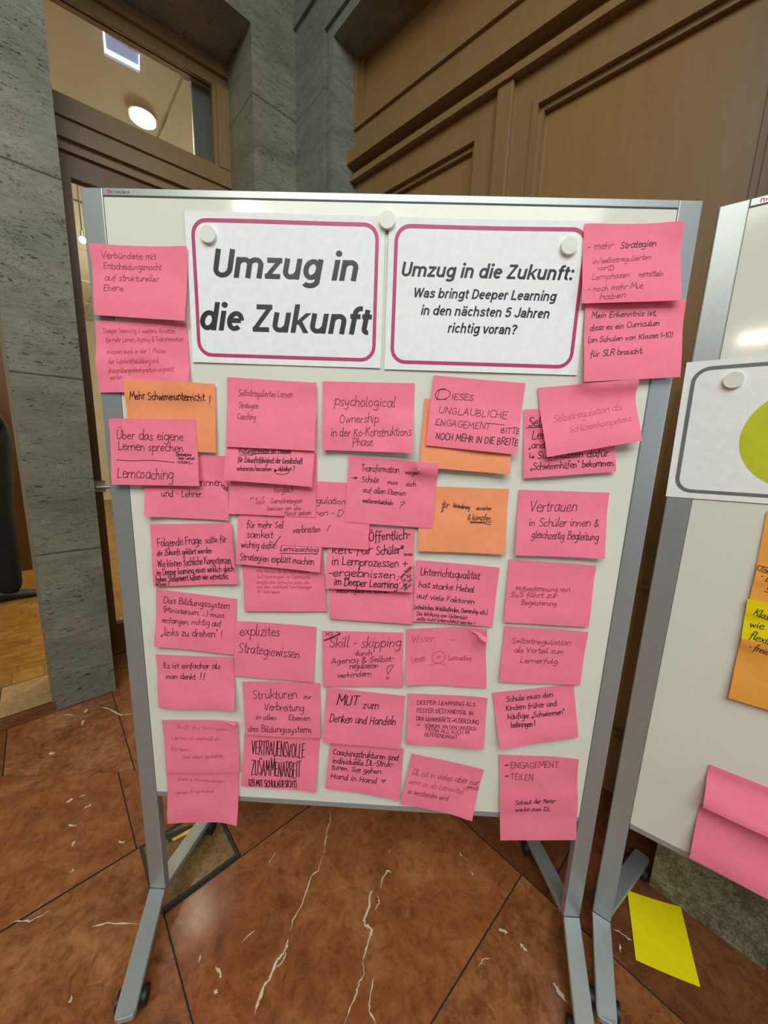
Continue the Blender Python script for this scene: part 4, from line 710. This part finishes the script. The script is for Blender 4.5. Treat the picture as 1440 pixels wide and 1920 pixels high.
tl1 = P1.at(346.5, 397, .001); ang1 = -.0005; tl2 = P1.at(730, 407.5, .001); ang2 = -.002
for t_ in (tl1, tl2):                                  # the printed sheets lie under the notes that overlap them
    PILE.append((P1, [(t_[0], t_[1]), (t_[0]+.4234, t_[1]), (t_[0]+.4234, t_[1]-.2994), (t_[0], t_[1]-.2994)], lambda u, v: .0046, lambda x, z: (.5, .5)))
def fold(o, pts, ds):
    """a turned-over paper corner standing off the board"""
    bm = B(); prism(bm, [P1.w(*P1.at(*p, d), d) for p, d in zip(pts, ds)], n1*.0004); obj('folded_corner', bm, M['pink'], o)
for _, _, a_, k_ in sorted(TODO, key=lambda q: q[:2]):
    o_ = note(P1, *a_, **k_)
    if 'rolled up top right' in a_[2]: fold(o_, [(881, 1181.5), (898, 1186), (916, 1198.5), (909, 1204), (902, 1200), (894, 1189)], [.012, .016, .030, .034, .028, .017])
    if 'folded top right corner' in a_[2]: fold(o_, [(415, 1350), (443, 1357), (440, 1361), (430, 1357)], [.012, .020, .024, .018])

# ------------------------------------------------------------------ printed signs with rounded borders, magnets
def _arc(cx, cy, rx, ry, a0, a1, n=14): return [(cx+rx*math.cos(math.radians(a0+(a1-a0)*k/n)), cy+ry*math.sin(math.radians(a0+(a1-a0)*k/n))) for k in range(n+1)]
def _arch(x): return [_arc(x+1.35, 3.2, 1.42, 1.42, 170, 0)+[(x+2.77, 0)]]
def _el(cx): return [_arc(cx, 2.6, 1.48, 2.0, 0, 360, 28)]
GS = {'U': (5.3, [[(.9, 7.1)]+_arc(2.6, 2.3, 1.7, 1.72, 180, 360)+[(4.3, 7.1)]], []), 'm': (7.2, [[(.8, 0), (.8, 5.2)]]+_arch(.8)+_arch(3.5), []),
'z': (4.4, [[(.4, 4.62), (4, 4.62)], [(3.4, 4.5), (1, .7)], [(.4, .6), (4.1, .6)]], []), 'u': (4.8, [[(.8, 5.2)]+_arc(2.2, 2.0, 1.42, 1.42, 180, 350), [(3.7, 5.2), (3.7, 0)]], []),
'g': (4.8, _el(2.25)+[[(3.9, 5.2), (3.9, -.4)]+_arc(2.3, -.4, 1.6, 1.1, 0, -150)], []), 'i': (2.0, [[(1, 0), (1, 5.2)]], [(1, 6.75)]), 'n': (4.7, [[(.8, 0), (.8, 5.2)]]+_arch(.8), []),
'd': (4.8, _el(2.25)+[[(3.9, 7.4), (3.9, 0)]], []), 'e': (4.4, [[(.9, 2.75), (3.6, 2.75)], _arc(2.25, 2.6, 1.48, 2.0, 5, 315, 24)], []), 'Z': (5, [[(.5, 6.5), (4.4, 6.5)], [(3.9, 6.4), (.9, .7)], [(.4, .6), (4.5, .6)]], []),
'k': (4.6, [[(.8, 7.4), (.8, 0)], [(3.9, 5.2), (1.2, 2.2)], [(2.0, 3), (4.0, 0)]], []), 'f': (2.9, [[(2.9, 6.75)]+_arc(2.4, 5.6, 1.1, 1.15, 90, 180)+[(1.3, 0)], [(.2, 4.7), (2.7, 4.7)]], []),
't': (2.9, [[(1.3, 6.5)]+_arc(2.3, 1.6, 1.0, 1.0, 180, 280), [(.2, 4.7), (2.6, 4.7)]], []), ':': (2, [], [(1, .75), (1, 4.5)]), 'W': (7.2, [[(.5, 7.1), (2, .2)], [(2, .2), (3.6, 6.8)], [(3.6, 6.8), (5.2, .2)], [(5.2, .2), (6.7, 7.1)]], []),
'a': (4.5, [_arc(2.15, 3.4, 1.4, 1.22, 165, 0)+[(3.55, 0)], [(3.5, 2.85)]+_arc(2.1, 1.72, 1.3, 1.13, 90, 275)+[(3.5, 1.5)]], []), 's': (4.2, [catmull([(3.4, 3.8), (2.9, 4.45), (2, 4.65), (1.15, 4.2), (1.05, 3.4), (2, 2.8), (3.1, 2.2), (3.25, 1.3), (2.6, .7), (1.8, .57), (1, .8), (.6, 1.5)])], []),
'b': (4.8, [[(.8, 7.4), (.8, 0)]]+_el(2.5), []), 'r': (3, [[(.8, 0), (.8, 5.2)], _arc(2.35, 3.2, 1.5, 1.42, 170, 80)], []), 'D': (5.2, [[(.9, 7.1), (.9, 0)], [(.9, 6.5)]+_arc(2.3, 3.55, 2.1, 2.95, 90, -90)+[(.9, .6)]], []),
'p': (4.8, [[(.8, 5.2), (.8, -2.1)]]+_el(2.5), []), 'L': (4.4, [[(.9, 7.1), (.9, 0)], [(.9, .6), (4.2, .6)]], []), 'h': (4.7, [[(.8, 7.4), (.8, 0)]]+_arch(.8), []), 'c': (4.3, [_arc(2.25, 2.6, 1.48, 2.0, 40, 320, 22)], []),
'5': (4.6, [[(3.9, 6.5), (1.2, 6.5)], [(1.3, 6.6), (1.0, 3.5)], catmull([(1.0, 3.6), (1.6, 4.1), (2.6, 4.2), (3.5, 3.5), (3.7, 2.3), (3.3, 1.1), (2.3, .6), (1.3, .8), (.7, 1.7)])], []), 'J': (4.5, [[(3.6, 7.1)]+_arc(2.2, 2.1, 1.4, 1.55, 0, -170)], []),
'o': (4.5, _el(2.25), []), 'v': (4.1, [[(.4, 5.2), (2, .1)], [(2, .1), (3.7, 5.2)]], []), '?': (4.2, [catmull([(.7, 5.3), (1, 6.2), (2, 6.6), (3.1, 6.2), (3.4, 5.2), (2.9, 4.2), (2.2, 3.4), (2.1, 2.1)])], [(2.1, .7)]), ' ': (2.1, [], []), 'l': (2.0, [[(1, 0), (1, 7.4)]], [])}
GS['\u00e4'] = (GS['a'][0], GS['a'][1], [(1.3, 6.5), (3.1, 6.5)])
def print_text(bm, body, wd, shear, place, off):
    """sans-serif lettering as stroked shapes; place(x, y) in letter units (capital height 7.1), surface point made by caller"""
    x = 0; items = []
    for ch in body:
        w_, ss, dots = GS[ch]
        for s_ in ss: items.append([(x+a+b*shear, b) for a, b in s_])
        for a, b in dots: items.append([(x+a+b*shear-.01, b), 'dot'])
        x += w_
    xs = [p[0] for it in items for p in it if p != 'dot']; mn, mx = min(xs)-wd/2, max(xs)+wd/2
    for it in items:
        if it[-1] == 'dot':
            cx, cy = it[0]; vs = [bm.verts.new(place(cx+wd*.62*math.cos(k*math.pi/8), cy+wd*.62*math.sin(k*math.pi/8), mn, mx, off)) for k in range(16)]; bm.faces.new(vs); continue
        pts = []
        for i in range(len(it)-1):                     # keep long runs subdivided so that they follow the sheet
            n_ = max(1, int(math.hypot(it[i+1][0]-it[i][0], it[i+1][1]-it[i][1])/1.2))
            pts += [(it[i][0]+(it[i+1][0]-it[i][0])*k/n_, it[i][1]+(it[i+1][1]-it[i][1])*k/n_) for k in range(n_)]
        pts.append(it[-1]); prev = None; n = len(pts)
        for i, (px_, py_) in enumerate(pts):
            closed = abs(pts[0][0]-pts[-1][0])+abs(pts[0][1]-pts[-1][1]) < 1e-3
            a = pts[i-1] if i else (pts[-2] if closed else pts[0]); b = pts[i+1] if i < n-1 else (pts[1] if closed else pts[-1])
            dx, dy = b[0]-a[0], b[1]-a[1]; l = math.hypot(dx, dy) or 1e-9; nx, ny = -dy/l*wd/2, dx/l*wd/2
            if len(it) == 2 and abs(it[0][1]-it[1][1]) > 2 and abs(dx) > .05: ny *= 0; nx = (nx/abs(nx))*wd/2*(1.06 if abs(it[1][0]-it[0][0]-(it[1][1]-it[0][1])*shear) > .4 else 1)   # stems end level
            cur = (bm.verts.new(place(px_+nx, py_+ny, mn, mx, off)), bm.verts.new(place(px_-nx, py_-ny, mn, mx, off)))
            if prev: bm.faces.new((prev[0], cur[0], cur[1], prev[1]))
            prev = cur
def sign(pl, tl, ang, label, border, lines, name='printed_sign', ph=0.0, group='printed signs on the whiteboards', wave=.003, circle=None):
    W, Hh = .42*1.008, .297*1.008; ca, sa = math.cos(ang), math.sin(ang)
    def sf(x, y, off):                                # x right, y down inside the sheet
        d = .0012 + wave*(.5+.5*math.sin(x/W*5.2+ph))*max(0, 1-y/Hh*1.7) + wave*.5*(.5+.5*math.cos(x/W*4+ph*2))*max(0, y/Hh*2-1)
        return pl.w(tl[0]+x*ca-y*sa, tl[1]-x*sa-y*ca, d+off)
    bm = B(); nx, ny = 26, 18; F = [[bm.verts.new(sf(W*i/nx, Hh*j/ny, 0)) for i in range(nx+1)] for j in range(ny+1)]
    G = [[bm.verts.new(sf(W*i/nx, Hh*j/ny, -.0004)) for i in range(nx+1)] for j in range(ny+1)]
    for j in range(ny):
        for i in range(nx):
            bm.faces.new((F[j][i], F[j+1][i], F[j+1][i+1], F[j][i+1])); bm.faces.new((G[j][i], G[j][i+1], G[j+1][i+1], G[j+1][i]))
    for j in range(ny):
        bm.faces.new((F[j][0], G[j][0], G[j+1][0], F[j+1][0])); bm.faces.new((F[j][nx], F[j+1][nx], G[j+1][nx], G[j][nx]))
    for i in range(nx):
        bm.faces.new((F[0][i], F[0][i+1], G[0][i+1], G[0][i])); bm.faces.new((F[ny][i], G[ny][i], G[ny][i+1], F[ny][i+1]))
    o = obj(name, bm, M['white'], smooth=True); tag(o, label, 'sign', group)
    bm = B(); mgn, tk, rad = .0125, .0075, .032
    def ring(ins, r):
        x0, x1, y0, y1 = mgn+ins, W-mgn-ins, mgn+ins, Hh-mgn-ins; pts = []
        for cx, cy, a0 in ((x1-r, y0+r, -90), (x1-r, y1-r, 0), (x0+r, y1-r, 90), (x0+r, y0+r, 180)):
            for k in range(9): a = math.radians(a0+90*k/8); pts.append((cx+r*math.cos(a), cy+r*math.sin(a)))
        out = []
        for i, p in enumerate(pts):
            q = pts[(i+1) % len(pts)]; out.append(p); L_ = math.hypot(q[0]-p[0], q[1]-p[1]); n = int(L_/.02)
            for k in range(1, n): out.append((p[0]+(q[0]-p[0])*k/n, p[1]+(q[1]-p[1])*k/n))
        return out
    a, b = ring(0, rad), ring(tk, rad-tk)
    n = 200
    def resamp(pts):
        L_ = [0]
        for i in range(len(pts)): q = pts[(i+1) % len(pts)]; L_.append(L_[-1]+math.hypot(q[0]-pts[i][0], q[1]-pts[i][1]))
        out = []
        for k in range(n):
            t = L_[-1]*k/n; i = max(j for j in range(len(pts)) if L_[j] <= t); q = pts[(i+1) % len(pts)]; f = (t-L_[i])/max(1e-9, L_[i+1]-L_[i]); out.append((pts[i][0]+(q[0]-pts[i][0])*f, pts[i][1]+(q[1]-pts[i][1])*f))
        return out
    a, b = resamp(a), resamp(b)
    va = [bm.verts.new(sf(*p, .0004)) for p in a]; vb = [bm.verts.new(sf(*p, .0004)) for p in b]
    for i in range(n): j = (i+1) % n; bm.faces.new((va[i], va[j], vb[j], vb[i]))
    obj('printed_border', bm, border, o)
    if circle:
        bm = B(); cx, cy, r = circle; c = bm.verts.new(sf(cx, cy, .0004)); rings = []
        for q in range(1, 7): rings.append([bm.verts.new(sf(cx+r*q/6*math.cos(2*math.pi*k/64), cy+r*q/6*math.sin(2*math.pi*k/64), .0004)) for k in range(64)])
        for k in range(64): bm.faces.new((c, rings[0][k], rings[0][(k+1) % 64]))
        for q in range(5):
            for k in range(64): bm.faces.new((rings[q][k], rings[q+1][k], rings[q+1][(k+1) % 64], rings[q][(k+1) % 64]))
        obj('printed_disc', bm, M['lime'], o)
    for body, x0, x1, yb, cap, bold in lines:          # left, right, baseline (from the top), capital height
        tb = B()
        def place(px_, py_, mn, mx, off): return sf(x0+(px_-mn)/(mx-mn)*(x1-x0), yb-py_*cap/7.1, off)
        print_text(tb, body, bold, .17, place, .0005)
        obj('printed_lettering', tb, M['print'], o)
    return o
def pt_in(pl, tl, ang, px, py):
    x, z = pl.at(px, py, .002); dx, dz = x-tl[0], tl[1]-z; ca, sa = math.cos(ang), math.sin(ang)
    return dx*ca+dz*sa, -dx*sa+dz*ca
tl1 = P1.at(346.5, 397, .001); ang1 = -.0005; tl2 = P1.at(730, 407.5, .001); ang2 = -.002
def rows(pl, tl, ang, data):
    out = []
    for body, x0, y0, x1, y1, cap, bold in data:
        a = pt_in(pl, tl, ang, x0, y0); b = pt_in(pl, tl, ang, x1, y1); c = pt_in(pl, tl, ang, (x0+x1)/2, (y0+y1)/2-cap)
        out.append((body, a[0], b[0], (a[1]+b[1])/2, (a[1]+b[1])/2-c[1], bold))
    return out
sign(P1, tl1, ang1, 'white printed sign with magenta border reading only Umzug in die Zukunft', M['magenta'], rows(P1, tl1, ang1, [('Umzug in', 401, 521.5, 671.5, 525, 53, 1.24), ('die Zukunft', 376, 619.5, 701, 627, 51, 1.24)]), ph=.4)
sign(P1, tl2, ang2, 'white printed sign with magenta border asking Was bringt Deeper Learning', M['magenta'], rows(P1, tl2, ang2, [('Umzug in die Zukunft:', 753, 515.5, 1074, 528, 27, 1.2), ('Was bringt Deeper Learning', 777, 555, 1043, 567, 18.5, 1.12), ('in den nächsten 5 Jahren', 789, 589, 1029.5, 598, 18.5, 1.12), ('richtig voran?', 839, 623, 969, 628, 18.5, 1.12)]), ph=2.2)
tl3 = P2.at(1287.5, 680, .001); bl3 = P2.at(1248.4, 929, .001)
ang3 = math.atan2(-(bl3[0]-tl3[0]), tl3[1]-bl3[1])
cc = pt_in(P2, tl3, ang3, 1387.5, 821)
sign(P2, tl3, ang3, 'white printed sign with grey border and yellow disc on second whiteboard', M['grey_print'], [], circle=(cc[0]+.105, cc[1], .105), ph=1.0)
def magnet(pl, px, py, r, label):
    x, z = pl.at(px, py, .012); c = pl.w(x, z, .0012)
    bm = B(); cyl(bm, c, pl.n, r, .009, 40); bmesh.ops.bevel(bm, geom=[e for e in bm.edges if len(e.link_faces) == 2 and any(len(f.verts) > 4 for f in e.link_faces)], offset=.0016, segments=3, affect='EDGES')
    tag(obj('magnet', bm, M['magnet'], smooth=False), label, 'magnet', 'round white board magnets')
magnet(P1, 388, 437, .0165, 'round white magnet on upper left corner of the left printed sign')
magnet(P1, 726, 410, .0165, 'round white magnet between the two magenta bordered signs')
magnet(P1, 1069, 458.5, .0165, 'round white magnet on upper right corner of the right magenta sign')
magnet(P2, 1376, 711.5, .0165, 'round white magnet on grey bordered sign of second whiteboard')

# notes on the second board (left edges from the photo, full width running out to the right)
def note2(tl, bl, wdt, col, label, texts, layer, lift, curl, seed, slope=0.0):
    a = P2.at(*tl, .002); b = P2.at(*bl, .002+lift)
    return note(P2, [a, (a[0]+wdt, a[1]-slope*wdt), (b[0]+wdt, b[1]-slope*wdt), b], col, label, texts, layer, lift, curl, seed, 'sticky notes on the second whiteboard', pxc=False)
note2((1438, 958), (1415, 1082), .2, M['amber'], 'amber sticky note just under the grey bordered sign, at right picture edge', [], 0, .003, (0, 0, 0, 0), 51)
note2((1420, 1057), (1401, 1140), .2, M['amber'], 'amber sticky note with boxed word at right edge, above the yellow note', [T('ink_dark', 'Erwartungen', 1425, 1068, 1475, 1086, 7, 1.3), Ln('ink_dark', [(1423, 1060), (1422, 1069), (1445, 1076)], 1.6), Ln('ink_dark', [(1423, 1060), (1446, 1066)], 1.6), T('ink_dark', '• Lernen', 1423, 1084, 1480, 1106, 13, 1.4), T('ink_dark', 'Schule', 1432, 1108, 1480, 1128, 12, 1.4)], 1, .004, (0, 0, 0, 0), 52)
note2((1400.4, 1121), (1388.75, 1200), .2, M['yellow'], 'yellow sticky note on second whiteboard beginning with Kla', [T('ink_dark', 'Klassen', 1411, 1152, 1463, 1170, 13, 1.5, .1), T('ink_dark', 'wie', 1404.6, 1174, 1431, 1180, 12, 1.5, .1), T('ink_dark', 'flexibel', 1403, 1195, 1460, 1214, 14, 1.5, .1)], 2, .004, (0, 0, 0, 0), 53)
note2((1389, 1194), (1365, 1307.5), .2, M['amber'], 'lowest amber sticky note on second whiteboard, reading frei', [T('ink_dark', '• freie Zeit', 1402, 1216, 1470, 1240, 13, 1.4, .1)], 3, .006, (0, 0, 0, 0), 54)
note2((1312, 1508), (1292, 1606), .22, PK, 'pink sticky note hanging past the lower edge of second whiteboard', [], 1, .016, (0, 0, 0, 0), 56)
note2((1329.6, 1433), (1317, 1510), .22, PK, 'bright pink sticky note at lower right, topmost of two on second whiteboard', [], 2, .022, (0, 0, 0, 0), 55)

# loose yellow note on the floor
def floor_note(pts, col, label):
    q = [flr(*p, .002) for p in pts]; bm = B(); n = 14
    F, G = [], []
    for j in range(n+1):
        F.append([]); G.append([])
        for i in range(n+1):
            u, v = i/n, j/n; p = q[0].lerp(q[1], u).lerp(q[3].lerp(q[2], u), v); h = .0022*(abs(u-.5)*2)**2+.003*max(0, u+(1-v)-1.5)
            F[j].append(bm.verts.new(p+Vector((0, 0, h)))); G[j].append(bm.verts.new(p+Vector((0, 0, h-.0004))))
    for j in range(n):
        for i in range(n):
            bm.faces.new((F[j][i], F[j+1][i], F[j+1][i+1], F[j][i+1])); bm.faces.new((G[j][i], G[j][i+1], G[j+1][i+1], G[j+1][i]))
    for j in range(n):
        bm.faces.new((F[j][0], G[j][0], G[j+1][0], F[j+1][0])); bm.faces.new((F[j][n], F[j+1][n], G[j+1][n], G[j][n])); bm.faces.new((F[0][j], F[0][j+1], G[0][j+1], G[0][j])); bm.faces.new((F[n][j], G[n][j], G[n][j+1], F[n][j+1]))
    tag(obj('sticky_note', bm, col, smooth=True), label, 'sticky note')
floor_note([(1176, 1670), (1276, 1702), (1313, 1852), (1192, 1801)], M['yellow'], 'yellow sticky note fallen on the brown marble floor beside the second board')

# small lettering printed on the top rails
def rail_logo(parent, m, x0, size):
    tb = B(); print_text(tb, 'neuland', .9, 0, lambda px_, py_, mn, mx, off: m(x0+.0165+(px_-mn)/(mx-mn)*.030, H-.0108+py_*.0009, .0009), 0)
    obj('printed_lettering', tb, M['grey_print'], parent)
    bm = B(); X = x0; y0 = H-.0108; h = .0064
    for a, b, c, d in ((0, .0016, 0, h), (.0016, .0045, h-.0016, h), (.0045, .0061, 0, h), (.0075, .0091, 0, h*.7), (.0091, .0115, h*.35, h*.35+.0016), (.0135, .0141, 0, h)): box(bm, m, X+a, X+b, y0+c, y0+d, .0004, .0010)
    obj('printed_mark', bm, M['magenta'], parent)
rail_logo(top1, m1, .058, .0145); rail_logo(top2, m2, .062, .0145)

# ------------------------------------------------------------------ person in the next room, walking past the doorway
def person():
    ft = flr(40, 1121); a0, b0 = ft.dot(LA), ft.dot(LB)
    base = ab(a0-.07, b0-.10, 0)
    m = fr(base, LA, LB, (0, 0, 1))                  # x = walking direction (to the right), y = towards us, z up
    J = {}; verts = []; rad = []; edges = []
    def jt(n, x, y, z, r, r2=None, par=None):
        J[n] = len(verts); verts.append(m(x, y, z)); rad.append((r, r2 or r))
        if par: edges.append((J[par], J[n]))
    jt('pelvis', 0, 0, .98, .185, .14); jt('waist', .01, 0, 1.14, .175, .135, 'pelvis'); jt('chest', .03, 0, 1.36, .185, .145, 'waist'); jt('shoulder_c', -.02, 0, 1.53, .12, .10, 'chest')
    jt('neck', -.05, 0, 1.63, .066, None, 'shoulder_c'); jt('head0', -.045, 0, 1.72, .070, None, 'neck'); jt('head1', -.04, 0, 1.80, .07, None, 'head0')
    for s, k in ((1, 'n'), (-1, 'f')):
        fx = .01 if s > 0 else -.26
        jt('hip'+k, .0, s*.10, .92, .115, None, 'pelvis'); jt('knee'+k, fx*.75, s*.10, .52, .105, None, 'hip'+k); jt('calf'+k, fx*.9, s*.10, .34, .100, None, 'knee'+k); jt('ankle'+k, fx, s*.10, .05, .085, None, 'calf'+k)
        jt('sh'+k, .04, s*.19, 1.50, .075, None, 'shoulder_c'); ex = -.19 if s > 0 else -.15
        jt('elbow'+k, ex, s*.25, 1.21, .058, None, 'sh'+k); jt('wrist'+k, ex+.10, s*.25, .97, .038, None, 'elbow'+k)
        jt('palm'+k, ex+.125, s*.25, .90, .034, .02, 'wrist'+k)
        for q, dx, l in ((0, -.028, .075), (1, -.008, .085), (2, .012, .08), (3, .03, .065)):
            jt('f%d'%q+k, ex+.13+dx, s*.25, .85, .0105, None, 'palm'+k); jt('g%d'%q+k, ex+.14+dx, s*.243, .85-l*.5, .0095, None, 'f%d'%q+k); jt('h%d'%q+k, ex+.135+dx, s*.23, .85-l, .008, None, 'g%d'%q+k)
        jt('t'+k, ex+.165, s*.23, .895, .011, None, 'palm'+k); jt('tt'+k, ex+.185, s*.222, .865, .009, None, 't'+k)
    me = bpy.data.meshes.new('person'); me.from_pydata([v-base for v in verts], edges, [])
    for mt in (M['cloth'], M['skin']): me.materials.append(mt)
    o = bpy.data.objects.new('person', me); C.objects.link(o); o.location = base; WORLD[o.name] = base
    sk = o.modifiers.new('skin', 'SKIN'); sv = me.skin_vertices[0].data
    for i, r in enumerate(rad): sv[i].radius = r
    sv[J['pelvis']].use_root = True
    su = o.modifiers.new('sub', 'SUBSURF'); su.levels = 2; su.render_levels = 2
    dg = bpy.context.evaluated_depsgraph_get(); dg.update()
    new = bpy.data.meshes.new_from_object(o.evaluated_get(dg)); o.modifiers.clear(); o.data = new
    hb_ = B(); hb_.from_mesh(new); hs = bmesh.ops.create_uvsphere(hb_, u_segments=32, v_segments=24, radius=1)['verts']
    for v in hs:                                      # skull with jaw, brow, nose
        x, y, z = v.co; f = max(0, x)
        wx = .100*(1-.10*max(0, -z)); wy = .080*(1-.28*max(0, -z)**1.5)
        nose = .030*math.exp(-((z+.12)/.20)**2-(y/.17)**2)*(f > .6); chin = .014*math.exp(-((z+.78)/.22)**2-(y/.35)**2)*(f > 0); soc = -.010*math.exp(-((z-.08)/.12)**2-((abs(y)-.42)/.2)**2)*(f > .5)
        v.co = m(-.02+wx*x+nose+chin+soc, wy*y, 1.79+.122*z)-base
    hb_.to_mesh(new); hb_.free()
    new.materials.clear(); new.materials.append(M['cloth']); new.materials.append(M['skin'])
    for p in new.polygons:
        p.use_smooth = True; c = p.center
        p.material_index = 1 if (c.z > 1.62 or (c.z < .965 and abs((c+base-base).dot(LB)) > .205)) else 0
    tag(o, 'person in black jacket and trousers walking behind the left stone pillar', 'person')
    def part(name, bm, mt): return obj(name, bm, mt, o, True)
    for s, fx in ((1, .01), (-1, -.26)):             # shoes
        bm = B(); n = 12; prof = [(-.10, .040, .10), (-.07, .046, .115), (0, .046, .10), (.08, .050, .075), (.16, .048, .055), (.21, .036, .042), (.232, .012, .028)]
        rings = []
        for x, hw, h in prof: rings.append([bm.verts.new(m(fx+x, s*.10+hw*math.cos(2*math.pi*k/n), max(0, h*.5+h*.5*math.sin(2*math.pi*k/n)))) for k in range(n)])
        for i in range(len(rings)-1):
            for k in range(n): bm.faces.new((rings[i][k], rings[i][(k+1) % n], rings[i+1][(k+1) % n], rings[i+1][k]))
        bm.faces.new(rings[0]); bm.faces.new(rings[-1]); part('shoe', bm, M['black'])
    bm = B(); bmesh.ops.create_uvsphere(bm, u_segments=48, v_segments=32, radius=1)
    kill = [v for v in bm.verts if not (v.co.z > .42+.25*max(0, v.co.x) or (v.co.x < -.05 and v.co.z > -.45+.5*(v.co.x+.05)))]
    for v in bm.verts:
        x, y, z = v.co; v.co = m(-.024+.110*x, .090*y, 1.795+.130*z)
    bmesh.ops.delete(bm, geom=kill, context='VERTS'); part('hair', bm, M['hair'])
    for s in (1, -1):
        bm = B(); bmesh.ops.create_uvsphere(bm, u_segments=10, v_segments=8, radius=.011)
        for v in bm.verts: v.co += m(.062, s*.033, 1.80)
        part('eye', bm, M['hair'])
        bm = B(); bmesh.ops.create_uvsphere(bm, u_segments=10, v_segments=8, radius=1)
        for v in bm.verts: x, y, z = v.co; v.co = m(-.025+.018*x, s*(.079+.010*y), 1.785+.032*z)
        part('ear', bm, M['skin'])
    bm = B(); box(bm, m, .045, .071, -.020, .020, 1.733, 1.739); part('mouth', bm, M['trim'])
    bm = B(); cyl(bm, m(-.04, 0, 1.56), m(-.05, 0, 1.65)-m(-.04, 0, 1.56), .112, .095, 28, .080); part('collar', bm, M['cloth'])
person()
